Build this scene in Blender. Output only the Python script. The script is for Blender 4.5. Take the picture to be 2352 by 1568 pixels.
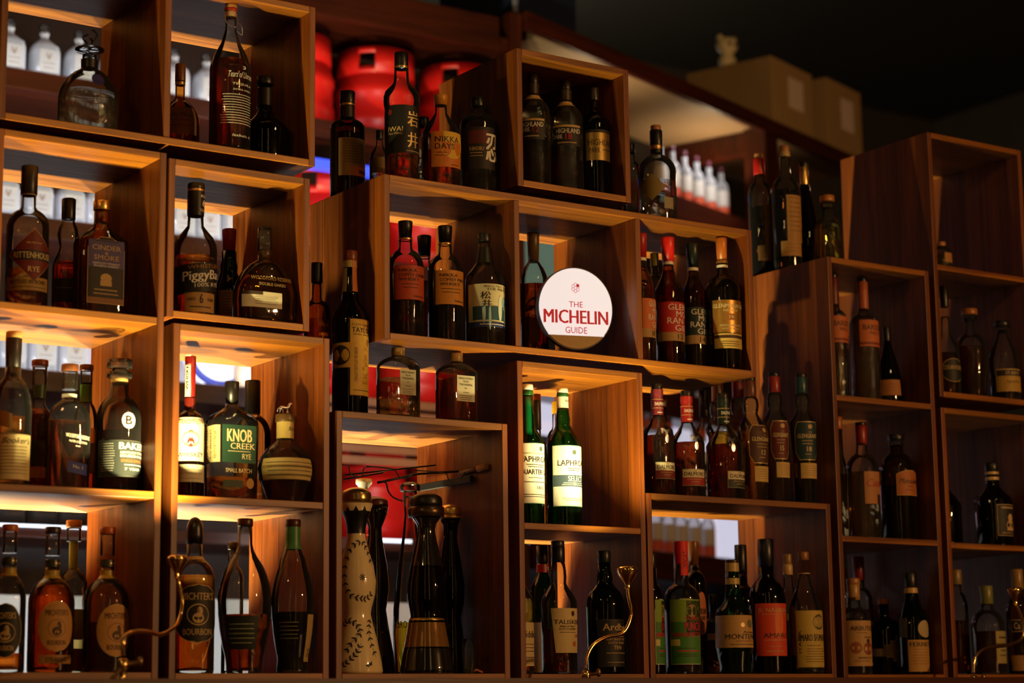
import bpy, bmesh, math, random
from mathutils import Vector, Matrix
random.seed(7)
for o in list(bpy.data.objects): bpy.data.objects.remove(o)
S = bpy.context.scene; COL = S.collection

# ------------------------------------------------------------------ camera, world, lights, exposure
ZS = 1.35                       # height of the camera above the floor; everything is measured from the camera
F = 4791.4; CX, CY = 1176.0, 784.0
YAW, PIT, ROL = (math.radians(a) for a in (34.318, 10.089, -.7507))
_f = Vector((math.sin(YAW)*math.cos(PIT), math.cos(YAW)*math.cos(PIT), math.sin(PIT)))
_r = Vector((math.cos(YAW), -math.sin(YAW), 0)); _u = _r.cross(_f)
CR = math.cos(ROL)*_r + math.sin(ROL)*_u; CU = -math.sin(ROL)*_r + math.cos(ROL)*_u; CF = _f
cam = bpy.data.cameras.new('camera'); camo = bpy.data.objects.new('camera', cam); COL.objects.link(camo)
camo.matrix_world = Matrix(((CR.x, CU.x, -CF.x, 0), (CR.y, CU.y, -CF.y, 0), (CR.z, CU.z, -CF.z, ZS), (0, 0, 0, 1)))
cam.sensor_width = 36; cam.lens = F/2352*36; cam.clip_start = .05
cam.dof.use_dof = True; cam.dof.focus_distance = 5.15; cam.dof.aperture_fstop = 2.6
S.camera = camo
vs = S.view_settings; vs.view_transform = 'Standard'; vs.look = 'None'; vs.gamma = 1; vs.use_curve_mapping = False
vs.exposure = 0.28
w = bpy.data.worlds.new('world'); S.world = w; w.use_nodes = True
w.node_tree.nodes['Background'].inputs[0].default_value = (1, .55, .28, 1)
w.node_tree.nodes['Background'].inputs[1].default_value = .0025
cy = S.cycles
cy.use_denoising = True
try: cy.denoiser = 'OPENIMAGEDENOISE'
except Exception: pass
cy.max_bounces = 14; cy.transmission_bounces = 10; cy.transparent_max_bounces = 24; cy.glossy_bounces = 5; cy.diffuse_bounces = 3
cy.caustics_reflective = False; cy.caustics_refractive = False; cy.sample_clamp_indirect = 4

def light(kind, name, loc, power, col, **kw):
    l = bpy.data.lights.new(name, kind); l.energy = power; l.color = col
    for k, v in kw.items(): setattr(l, k, v)
    o = bpy.data.objects.new(name, l); COL.objects.link(o); o.location = (loc[0], loc[1], loc[2]+ZS); return o
WARM = (1, .80, .33); AMBER = (1, .30, .07); CREAM = (1, .85, .46); COOL = (.66, .68, 1)
# warm uplights behind the shelves
for x, z, p in ((1.60, .02, 15), (2.12, .0, 15), (2.66, -.5, 32), (3.08, -.4, 14)):
    light('SPOT', 'shelf_backlight', (x, 4.82, z), p*7, CREAM, shadow_soft_size=.02, spot_size=math.radians(110), spot_blend=.5).rotation_euler = (math.pi, 0, 0)
# cool LED glow of the lit back shelves
for x, y, z, p in ((2.9, 5.4, -.1, .6), (2.2, 5.4, -.1, .4)):
    o = light('AREA', 'led_glow', (x, y, z), p, COOL, shape='RECTANGLE', size=.9, size_y=.2); o.rotation_euler = (math.radians(-140), 0, 0)
for x in (2.5, 3.3): light('SPOT', 'lower_cupboard_fill', (x, 6.0, .1), 16, (.92, .94, 1), shadow_soft_size=.1, spot_size=math.radians(120), spot_blend=.6).rotation_euler = (math.radians(85), 0, 0)  # unseen spots added to brighten the pale lower cupboard
light('POINT', 'far_wall_fill', (7.2, 10.6, 3.4), 30, (1, .85, .6), shadow_soft_size=.1)  # unseen point added to lift the far wall out of black
# lights on the red kegs, the bar light, and points added as fill
for x, z, p in ((3.75, 2.22, 14), (4.15, 1.72, 14), (4.0, 1.2, 14), (4.0, .72, 14)):
    p *= .6
    light('SPOT', 'keg_light', (x, 6.1, z-.12), p, (1, .8, .75), shadow_soft_size=.04, spot_size=math.radians(95), spot_blend=.6).rotation_euler = (math.radians(100), 0, 0)
light('POINT', 'bar_light', (5.2, -1.4, 1.5), 350, (1, .50, .18), shadow_soft_size=.12)
light('POINT', 'room_fill', (4.4, 1.8, .8), 1.0, AMBER, shadow_soft_size=.05)  # unseen amber point added for a dark-red ambience
light('POINT', 'angled_cabinet_fill', (6.2, 6.3, 2.3), 4, (1, .6, .3), shadow_soft_size=.05)  # unseen point added to brighten the angled cabinet

# ------------------------------------------------------------------ measuring helpers (camera at origin, y away from the shelf front)
def ray(px, py):
    a, b = (px-CX)/F, -(py-CY)/F
    return CR*a + CU*b + CF
def atY(px, py, Y): d = ray(px, py); return d*(Y/d.y)
def proj(P):
    k = P.dot(CF); return CX+F*P.dot(CR)/k, CY-F*P.dot(CU)/k
def on_plane(px, py, P0, d):
    n = Vector((-d.y, d.x, 0)); q = ray(px, py); return q*(P0.dot(n)/q.dot(n))
Y0 = 4.2

# ------------------------------------------------------------------ materials
MC = {}
def nmat(name):
    m = bpy.data.materials.new(name); m.use_nodes = True
    nt = m.node_tree; return m, nt, nt.nodes['Principled BSDF']
def hexc(h):
    v = [int(h[i:i+2], 16)/255 for i in (0, 2, 4)]
    return tuple(c/12.92 if c <= .04045 else ((c+.055)/1.055)**2.4 for c in v)
def plain(name, col, rough=.5, metal=0, noise=.12, scale=60, emit=0, coat=0):
    if name in MC: return MC[name]
    if isinstance(col, str): col = hexc(col)
    m, nt, b = nmat(name); N = nt.nodes.new; L = nt.links.new
    tc = N('ShaderNodeTexCoord'); n = N('ShaderNodeTexNoise'); n.inputs['Scale'].default_value = scale; n.inputs['Detail'].default_value = 4
    L(tc.outputs['Object'], n.inputs['Vector'])
    mx = N('ShaderNodeMixRGB'); mx.inputs[1].default_value = (*[c*(1-noise) for c in col], 1); mx.inputs[2].default_value = (*[min(1, c*(1+noise)) for c in col], 1)
    L(n.outputs['Fac'], mx.inputs[0]); L(mx.outputs[0], b.inputs['Base Color'])
    b.inputs['Roughness'].default_value = rough; b.inputs['Metallic'].default_value = metal
    b.inputs['Coat Weight'].default_value = coat
    if emit:
        b.inputs['Emission Color'].default_value = (*col, 1); b.inputs['Emission Strength'].default_value = emit
    MC[name] = m; return m
def P(h, rough=.5, metal=0):      # paint / paper / plastic by colour code
    return plain('surface_%s_%02d_%d' % (h, rough*100, metal*10), h, rough, metal)
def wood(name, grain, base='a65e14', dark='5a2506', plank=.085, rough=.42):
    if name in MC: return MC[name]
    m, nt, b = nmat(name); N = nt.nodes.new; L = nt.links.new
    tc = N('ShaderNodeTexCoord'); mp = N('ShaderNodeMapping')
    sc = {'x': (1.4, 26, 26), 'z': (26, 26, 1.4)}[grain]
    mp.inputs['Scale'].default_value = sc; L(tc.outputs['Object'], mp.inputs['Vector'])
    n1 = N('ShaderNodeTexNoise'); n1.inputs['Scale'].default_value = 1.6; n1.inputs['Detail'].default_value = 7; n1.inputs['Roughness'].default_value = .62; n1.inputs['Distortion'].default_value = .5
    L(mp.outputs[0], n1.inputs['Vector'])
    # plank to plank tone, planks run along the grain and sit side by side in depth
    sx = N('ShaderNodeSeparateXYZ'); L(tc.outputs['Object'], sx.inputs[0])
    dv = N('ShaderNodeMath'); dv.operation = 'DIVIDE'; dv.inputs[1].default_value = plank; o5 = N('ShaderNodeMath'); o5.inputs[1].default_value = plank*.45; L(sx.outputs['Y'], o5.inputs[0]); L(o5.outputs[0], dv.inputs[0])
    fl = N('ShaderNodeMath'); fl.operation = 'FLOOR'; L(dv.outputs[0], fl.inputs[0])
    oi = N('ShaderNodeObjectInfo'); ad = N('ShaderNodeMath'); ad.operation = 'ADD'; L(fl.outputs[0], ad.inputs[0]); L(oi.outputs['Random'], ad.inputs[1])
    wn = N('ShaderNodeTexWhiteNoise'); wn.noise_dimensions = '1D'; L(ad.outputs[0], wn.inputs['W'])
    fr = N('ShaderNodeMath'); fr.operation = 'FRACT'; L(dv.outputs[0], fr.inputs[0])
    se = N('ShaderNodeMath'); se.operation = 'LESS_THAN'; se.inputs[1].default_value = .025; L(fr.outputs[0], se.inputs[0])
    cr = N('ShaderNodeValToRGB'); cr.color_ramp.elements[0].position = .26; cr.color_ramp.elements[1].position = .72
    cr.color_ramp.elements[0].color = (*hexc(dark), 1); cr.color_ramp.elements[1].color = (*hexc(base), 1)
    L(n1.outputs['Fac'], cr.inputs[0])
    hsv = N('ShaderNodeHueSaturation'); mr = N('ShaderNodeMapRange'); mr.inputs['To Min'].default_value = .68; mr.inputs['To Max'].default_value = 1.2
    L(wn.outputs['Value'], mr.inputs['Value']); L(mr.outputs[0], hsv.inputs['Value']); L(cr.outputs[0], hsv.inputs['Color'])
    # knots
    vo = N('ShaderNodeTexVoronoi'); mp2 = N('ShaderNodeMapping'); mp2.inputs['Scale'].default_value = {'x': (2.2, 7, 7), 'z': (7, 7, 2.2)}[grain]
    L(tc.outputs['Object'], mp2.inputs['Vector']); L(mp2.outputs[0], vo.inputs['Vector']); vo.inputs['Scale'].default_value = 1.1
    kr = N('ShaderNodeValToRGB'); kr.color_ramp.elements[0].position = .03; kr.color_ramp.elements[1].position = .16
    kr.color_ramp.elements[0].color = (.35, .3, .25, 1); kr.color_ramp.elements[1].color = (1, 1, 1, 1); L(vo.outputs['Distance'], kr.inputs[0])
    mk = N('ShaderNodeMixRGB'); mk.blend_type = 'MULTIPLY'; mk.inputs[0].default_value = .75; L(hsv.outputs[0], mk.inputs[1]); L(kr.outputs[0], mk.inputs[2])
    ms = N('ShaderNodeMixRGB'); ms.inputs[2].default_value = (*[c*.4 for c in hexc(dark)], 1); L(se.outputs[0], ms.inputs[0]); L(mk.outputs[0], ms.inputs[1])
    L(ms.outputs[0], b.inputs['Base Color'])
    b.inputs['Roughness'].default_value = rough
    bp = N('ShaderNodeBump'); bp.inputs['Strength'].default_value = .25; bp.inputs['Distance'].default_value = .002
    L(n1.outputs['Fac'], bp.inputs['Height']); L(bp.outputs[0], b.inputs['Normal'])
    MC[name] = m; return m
WX = wood('pine_boards_lengthwise', 'x', 'ac6a16', '62300a'); WZ = wood('pine_upright_shaded', 'z', '8c4a12', '4a1d06')  # upright boards coloured darker and redder to imitate unlit side walls
WDX = wood('mahogany_lengthwise', 'x', '4c1d0c', '260c06', .3, .35); WDZ = wood('mahogany_upright', 'z', '4c1d0c', '260c06', .3, .35)

def glass(name, col, bump=0, haze=.007):
    """thin bottle glass: tinted see-through wall, mirror reflection growing towards the rim"""
    k = 'glass_'+name
    if k in MC: return MC[k]
    m, nt, b = nmat(k); N = nt.nodes.new; L = nt.links.new; nt.nodes.remove(b)
    out = nt.nodes['Material Output']
    fr = N('ShaderNodeFresnel'); fr.inputs['IOR'].default_value = 1.48
    lw = N('ShaderNodeLayerWeight'); lw.inputs['Blend'].default_value = .35
    pw = N('ShaderNodeMath'); pw.operation = 'POWER'; pw.inputs[1].default_value = 2.5; L(lw.outputs['Facing'], pw.inputs[0])
    mx = N('ShaderNodeMixRGB'); mx.inputs[1].default_value = (*col, 1); mx.inputs[2].default_value = (*[c**1.15*.97 for c in col], 1); L(pw.outputs[0], mx.inputs[0])
    tr = N('ShaderNodeBsdfTransparent'); L(mx.outputs[0], tr.inputs[0])
    gl = N('ShaderNodeBsdfGlossy'); gl.inputs['Roughness'].default_value = .03
    sh = N('ShaderNodeMixShader'); L(fr.outputs[0], sh.inputs[0]); df = N('ShaderNodeBsdfDiffuse'); df.inputs[0].default_value = (*[min(1, c*.9+.06) for c in col], 1)      # haze painted in to make the glass look lit, strongest at rims
    ma = N('ShaderNodeMath'); ma.operation = 'MULTIPLY_ADD'; ma.inputs[1].default_value = haze*9; ma.inputs[2].default_value = haze; L(pw.outputs[0], ma.inputs[0])
    s2 = N('ShaderNodeMixShader'); L(ma.outputs[0], s2.inputs[0]); L(tr.outputs[0], s2.inputs[1]); L(df.outputs[0], s2.inputs[2])
    L(s2.outputs[0], sh.inputs[1]); L(gl.outputs[0], sh.inputs[2]); L(sh.outputs[0], out.inputs[0])
    tcn = N('ShaderNodeTexCoord'); n = N('ShaderNodeTexNoise'); n.inputs['Scale'].default_value = 35 if not bump else 90
    L(tcn.outputs['Object'], n.inputs['Vector']); bp = N('ShaderNodeBump'); bp.inputs['Strength'].default_value = .12 if not bump else bump; bp.inputs['Distance'].default_value = .003
    L(n.outputs['Fac'], bp.inputs['Height']); L(bp.outputs[0], gl.inputs['Normal'])
    MC[k] = m; return m
GL = dict(clear=((.97, .98, .96), 0), emb=((.85, .85, .78), .9), green=((.10, .55, .16), 0), dgreen=((.03, .16, .05), 0), brown=((.50, .27, .09), 0),
          dark=((.07, .05, .03), 0), amber=((.75, .42, .12), 0), pale=((.80, .83, .72), 0))
def liquid(name, col):
    k = 'liquid_'+name
    if k in MC: return MC[k]
    m, nt, b = nmat(k)
    b.inputs['Base Color'].default_value = (*col, 1); b.inputs['Roughness'].default_value = 0
    b.inputs['Transmission Weight'].default_value = 1; b.inputs['IOR'].default_value = 1.36
    N = nt.nodes.new; n = N('ShaderNodeTexNoise'); n.inputs['Scale'].default_value = 3; mx = N('ShaderNodeMixRGB')
    mx.inputs[1].default_value = (*col, 1); mx.inputs[2].default_value = (*[c*.9 for c in col], 1)
    nt.links.new(n.outputs['Fac'], mx.inputs[0]); nt.links.new(mx.outputs[0], b.inputs['Base Color'])
    tr = N('ShaderNodeBsdfTransparent'); tr.inputs[0].default_value = (*[c**1.1 for c in col], 1); ms = N('ShaderNodeMixShader'); ms.inputs[0].default_value = .62
    nt.links.new(b.outputs[0], ms.inputs[1]); nt.links.new(tr.outputs[0], ms.inputs[2]); nt.links.new(ms.outputs[0], nt.nodes['Material Output'].inputs[0])
    MC[k] = m; return m
LQ = dict(amber=(.82, .33, .05), whisky=(.84, .50, .12), damber=(.56, .13, .016), red=(.60, .06, .015), black=(.12, .045, .015), water=(.93, .95, .93),
          yellow=(.85, .75, .16), pale=(.85, .70, .36), gold=(.85, .55, .10), green=(.1, .6, .15))
BRASS = plain('brass', (.95, .62, .22), .16, 1, .06); BLACKM = plain('black_metal', (.02, .018, .016), .35, .7)
STEEL = plain('brushed_steel', (.55, .55, .55), .3, 1)

# ------------------------------------------------------------------ object helpers
def tag(o, label=None, cat=None, group=None, kind=None):
    for k, v in (('label', label), ('category', cat), ('group', group), ('kind', kind)):
        if v: o[k] = v
    return o
def empty(name, loc, label, cat, group=None):
    o = bpy.data.objects.new(name, None); COL.objects.link(o); o.empty_display_size = .05
    o.location = (loc[0], loc[1], loc[2]+ZS); return tag(o, label, cat, group)
def link(name, bm, mats, parent=None, loc=None, smooth=False):
    me = bpy.data.meshes.new(name); bm.normal_update(); bm.to_mesh(me); bm.free()
    for m in (mats if isinstance(mats, (list, tuple)) else [mats]): me.materials.append(m)
    if smooth:
        for p in me.polygons: p.use_smooth = True
    o = bpy.data.objects.new(name, me); COL.objects.link(o)
    if parent is not None: o.parent = parent
    if loc is not None: o.location = (loc[0], loc[1], loc[2]+(0 if parent is not None else ZS))
    return o
def addbox(bm, x0, x1, y0, y1, z0, z1, bev=.0, mi=0):
    vs_ = [bm.verts.new((x, y, z)) for x in (x0, x1) for y in (y0, y1) for z in (z0, z1)]
    fs = [bm.faces.new([vs_[i] for i in q]) for q in ((0, 1, 3, 2), (4, 6, 7, 5), (0, 4, 5, 1), (2, 3, 7, 6), (0, 2, 6, 4), (1, 5, 7, 3))]
    for f in fs: f.material_index = mi
    if bev:
        ed = list({e for f in fs for e in f.edges}); bmesh.ops.bevel(bm, geom=ed, offset=bev, segments=2, affect='EDGES', profile=.6)
def boxobj(name, b, mat, parent=None, bev=.0015):
    bm = bmesh.new(); addbox(bm, *b, bev=bev); return link(name, bm, mat, parent)
def lathe(bm, prof, seg=32, mi=0, sec=None, cap=True, c=(0, 0)):
    """prof: list of (r, z); sec(theta, r) -> (x, y)"""
    rings = []
    for r, z in prof:
        ring = []
        for i in range(seg):
            t = 2*math.pi*i/seg
            x, y = sec(t, r) if sec else (math.sin(t)*r, -math.cos(t)*r)
            ring.append(bm.verts.new((x+c[0], y+c[1], z)))
        rings.append(ring)
    for a, b in zip(rings, rings[1:]):
        for i in range(seg):
            f = bm.faces.new((a[i], a[(i+1) % seg], b[(i+1) % seg], b[i])); f.material_index = mi; f.smooth = True
    if cap:
        f = bm.faces.new(rings[0][::-1]); f.material_index = mi
        f = bm.faces.new(rings[-1]); f.material_index = mi
def tube(bm, pts, r, seg=10, mi=0, closed=False):
    pts = [Vector(p) for p in pts]; n = len(pts); rings = []
    for i, p in enumerate(pts):
        a = pts[i-1] if i > 0 else (pts[-1] if closed else p); b = pts[i+1] if i < n-1 else (pts[0] if closed else p)
        t = (b-a).normalized(); s = t.cross(Vector((0, 0, 1)))
        if s.length < .05: s = t.cross(Vector((0, 1, 0)))
        s.normalize(); u = s.cross(t); rr = r(i/(n-1)) if callable(r) else r
        rings.append([bm.verts.new(p+(s*math.cos(q)+u*math.sin(q))*rr) for q in [2*math.pi*k/seg for k in range(seg)]])
    for a, b in zip(rings, rings[1:]+([rings[0]] if closed else [])):
        for k in range(seg):
            f = bm.faces.new((a[k], a[(k+1) % seg], b[(k+1) % seg], b[k])); f.smooth = True; f.material_index = mi
    if not closed:
        bm.faces.new(rings[0][::-1]).material_index = mi; bm.faces.new(rings[-1]).material_index = mi
def smooth_pts(pts, n=6):
    out = []; P_ = [Vector(p) for p in pts]
    for i in range(len(P_)-1):
        p0, p1, p2, p3 = P_[max(i-1, 0)], P_[i], P_[i+1], P_[min(i+2, len(P_)-1)]
        for k in range(n):
            t = k/n; out.append(.5*((2*p1)+(p2-p0)*t+(2*p0-5*p1+4*p2-p3)*t*t+(3*p1-p0-3*p2+p3)*t**3))
    out.append(P_[-1]); return out

# ------------------------------------------------------------------ lettering
TC = {}
def glyphs(s, cuts, bold=0.0, shear=0.0):
    k = (s, cuts, bold, shear)
    if k in TC: return TC[k]
    k0 = (s, bold, shear)
    if k0 not in TC:
        cu = bpy.data.curves.new('tmp', 'FONT'); cu.body = s; cu.size = 1; cu.resolution_u = 2; cu.shear = shear; cu.space_line = .9
        cu.align_x = 'CENTER'
        ob = bpy.data.objects.new('tmp', cu); COL.objects.link(ob)
        dg = bpy.context.evaluated_depsgraph_get(); me = bpy.data.meshes.new_from_object(ob.evaluated_get(dg))
        bpy.data.objects.remove(ob); bpy.data.curves.remove(cu)
        xs = [v.co.x for v in me.vertices] or [0, 1]; ys = [v.co.y for v in me.vertices] or [0, 1]
        x0, x1, y0, y1 = min(xs), max(xs), min(ys), max(ys)
        TC[k0] = ([((v.co.x-x0)/max(x1-x0, 1e-6), (v.co.y-y0)/max(y1-y0, 1e-6)) for v in me.vertices], [tuple(p.vertices) for p in me.polygons])
        bpy.data.meshes.remove(me)
    V, Fc = TC[k0]
    bm = bmesh.new(); vv = [bm.verts.new((x, y, 0)) for x, y in V]
    for f in Fc:
        try: bm.faces.new([vv[i] for i in f])
        except ValueError: pass
    for i in range(1, cuts):
        bmesh.ops.bisect_plane(bm, geom=bm.verts[:]+bm.edges[:]+bm.faces[:], plane_co=(i/cuts, 0, 0), plane_no=(1, 0, 0))
    bm.verts.index_update()
    r = ([(v.co.x, v.co.y) for v in bm.verts], [tuple(v.index for v in f.verts) for f in bm.faces]); bm.free()
    TC[k] = r; return r

class Sheet:
    """a label drawn in metres (u to the right, v downwards) and laid on a surface by pos(u, v, off)"""
    def __init__(s, pos, W, H): s.bm = bmesh.new(); s.pos = pos; s.W = W; s.H = H; s.mats = []
    def mi(s, m):
        if isinstance(m, str): m = P(m, .6)
        if m not in s.mats: s.mats.append(m)
        return s.mats.index(m)
    def poly(s, V, Fc, off, m):
        mi = s.mi(m); vv = [s.bm.verts.new(s.pos(u, v, off)) for u, v in V]
        for f in Fc:
            try: g = s.bm.faces.new([vv[i] for i in f])
            except ValueError: continue
            g.material_index = mi
    def rect(s, u0, u1, v0, v1, m, off=.0003, shape=None, rows=None):
        nu = max(2, int(abs(u1-u0)/.0035)+1); nv = rows or (36 if shape else max(1, int((v1-v0)/.012)+1)); V = []
        for j in range(nv+1):
            t = j/nv; k = shape(t) if shape else 1; c = (u0+u1)/2; h = (u1-u0)/2*k
            for i in range(nu+1): V.append((c-h+2*h*i/nu, v0+(v1-v0)*t))
        Fc = [(j*(nu+1)+i, (j+1)*(nu+1)+i, (j+1)*(nu+1)+i+1, j*(nu+1)+i+1) for j in range(nv) for i in range(nu)]
        s.poly(V, Fc, off, m)
    def disc(s, u, v, r, m, off=.0006, ry=None):
        n = 20; ry = ry or r; V = [(u, v)]+[(u+r*math.cos(2*math.pi*i/n), v+ry*math.sin(2*math.pi*i/n)) for i in range(n)]
        s.poly(V, [(0, 1+(i+1) % n, 1+i) for i in range(n)], off, m)
    def text(s, t, u, v, w_, h, m, off=.0008, bold=0.0, shear=0.0, rot=0):
        cuts = max(1, int(w_/.005)); V, Fc = glyphs(t, cuts, 0.0, shear)
        for k in ((0,) if bold < .008 else (-1, 1)):
            uu = u+k*bold*h*.75 if not rot else u; vv_ = v+k*bold*w_*.05 if rot else v
            if rot: q = [(uu-(y-.5)*h*rot, vv_-(x-.5)*w_*rot) for x, y in V]
            else: q = [(uu+(x-.5)*w_, vv_-(y-.5)*h) for x, y in V]
            s.poly(q, Fc, off+k*.00003, m)
    def micro(s, u, v, w_, h, m, off=.0007):
        x = u-w_/2
        while x < u+w_/2-.001:
            l = random.uniform(.0015, .004); l = min(l, u+w_/2-x); s.rect(x, x+l, v-h/2, v+h/2, m, off, rows=1); x += l+.0009
    def draw(s, ops):
        W, H = s.W, s.H
        for o in ops:
            k = o[0]
            if k == 't': s.text(o[1], (o[6] if len(o) > 6 else 0)*W, (o[2])*H, o[4]*W, o[3]*H, o[5], bold=(o[7] if len(o) > 7 else .01), shear=(o[8] if len(o) > 8 else 0))
            elif k == 'v': s.text(o[1], o[2]*W, o[3]*H, o[4]*H, o[5]*W, o[6], rot=1)
            elif k == 'm':
                for i in range(o[6] if len(o) > 6 else 1): s.micro((o[5] if len(o) > 5 else 0)*W, (o[1]+i*.055)*H, o[2]*W*random.uniform(.8, 1), o[3]*H, o[4])
            elif k == 'r': s.rect(o[1]*W, o[2]*W, o[3]*H, o[4]*H, o[5], .0005)
            elif k == 'd': s.disc(o[1]*W, o[2]*H, o[3]*H, o[4], ry=(o[5]*H if len(o) > 5 else None))
    def done(s, name, parent): return link(name, s.bm, s.mats, parent)
def arcshape(a): return lambda t: math.sin(max(t, .02)/a*math.pi/2)**.55 if t < a else 1
SHAPES = dict(oval=lambda t: max(.03, math.sqrt(max(0, 1-(2*t-1)**2))), diamond=lambda t: max(.02, 1-abs(2*t-1)), arch=arcshape(.2),
              shield=lambda t: (.75+1.25*t if t < .2 else 1) if t < .8 else 1-(t-.8)*1.6, taper=lambda t: 1-.25*t, crest=lambda t: [.25, .6, 1, .95, .8, .45, .15][min(6, int(t*7))])

# ------------------------------------------------------------------ bottles
def interp(prof, z):
    for (r0, z0), (r1, z1) in zip(prof, prof[1:]):
        if z0 <= z <= z1: return r0+(r1-r0)*((z-z0)/(z1-z0) if z1 > z0 else 0)
    return prof[0][0] if z < prof[0][1] else prof[-1][0]
def sh(nw, y0, y1, W, y2, kind='r', wb=None, mid=()):
    """bottle outline from the lip down in pixels of the photograph: neck, shoulder, body, base"""
    out = [(y0, nw), (y1-(y1-y0)*.15, nw)]
    for i in range(1, 9):
        t = i/8
        if kind == 'r': a = t*math.pi/2; w_, y = nw+(W-nw)*math.sin(a)**1.15, y1+(y2-y1)*(1-math.cos(a))**.9
        elif kind == 's': w_, y = nw+(W-nw)*(t*t*(3-2*t)), y1+(y2-y1)*t
        else: w_, y = nw+(W-nw)*t**1.3, y1+(y2-y1)*t
        out.append((y, w_))
    out += list(mid); out.append((None, wb or W)); return out
def rnd_sec(e, asp):
    def sec(t):
        s_, c = math.sin(t), math.cos(t); d = (abs(s_)**e+(abs(c)/asp)**e)**(-1/e)
        return (s_*d, -c*d)
    return sec
LEV = {}
T = .016; DEP = .37
BND = {'A1': [(1.551, 1.922, 1.651), (1.938, 2.295, 1.651)], 'A2': [(1.551, 1.915, 1.237)], 'A3': [(1.2, 1.915, .859)], 'A4': [(1.2, 1.915, .471)], 'B2': [(1.953, 2.282, 1.227)], 'B3': [(1.971, 2.336, .850)], 'B4': [(1.971, 2.336, .466)],
 'BT': [(2.300, 2.498, 2)], 'C': [(2.386, 2.834, .682)], 'CT': [(2.355, 2.498, 2), (2.499, 2.880, .878)], 'DT': [(2.502, 2.892, 3), (3.252, 3.66, 3)], 'HP': [(2.909, 3.234, 1.651)], 'D': [(2.516, 2.878, 1.267), (2.894, 3.262, 1.267), (3.278, 3.644, 1.267)],
 'L1': [(2.897, 3.256, .843)], 'L2': [(2.897, 3.256, .442)], 'ET': [(3.276, 3.933, 2)], 'E': [(3.293, 3.893, .533)], 'FT': [(3.937, 4.35, 3)], 'F1': [(3.951, 4.313, 1.226)], 'F2': [(3.951, 4.313, .837)], 'F3': [(3.951, 4.313, .448)],
 'G0': [(4.368, 4.732, 1.646)], 'G1': [(4.368, 4.732, 1.251)], 'G2': [(4.368, 4.732, .83)], 'G3': [(4.368, 4.732, .444)]}
def fit(lev, x, dy, W, asp, ytop):
    zb = LEV[lev][0]; X0 = atY(x, 1200, Y0+.1).x; iv = min(BND[lev], key=lambda b: max(b[0]-X0, X0-b[1], 0))
    def at(dy):
        Y = Y0+dy; X = atY(x, 1200, Y).x
        for _ in range(4): X += (x-proj(Vector((X, Y, zb)))[0])/(F/Vector((X, Y, zb)).dot(CF))/CR.x*.9
        k = F/Vector((X, Y, zb)).dot(CF); R = W/2/k
        return X, R, atY(x, ytop, Y).z
    for n in range(60):
        X, R, zt = at(dy)
        if (X+R > iv[1]-.001 or zt > iv[2]-.002) and dy > R*asp+.006: dy -= .004
        elif X-R < iv[0]+.001 and dy < DEP-R-.004: dy += .004
        else: break
    X, R, zt = at(dy)
    return dy, min(max(X, iv[0]+R+.001), iv[1]-R-.001)
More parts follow.
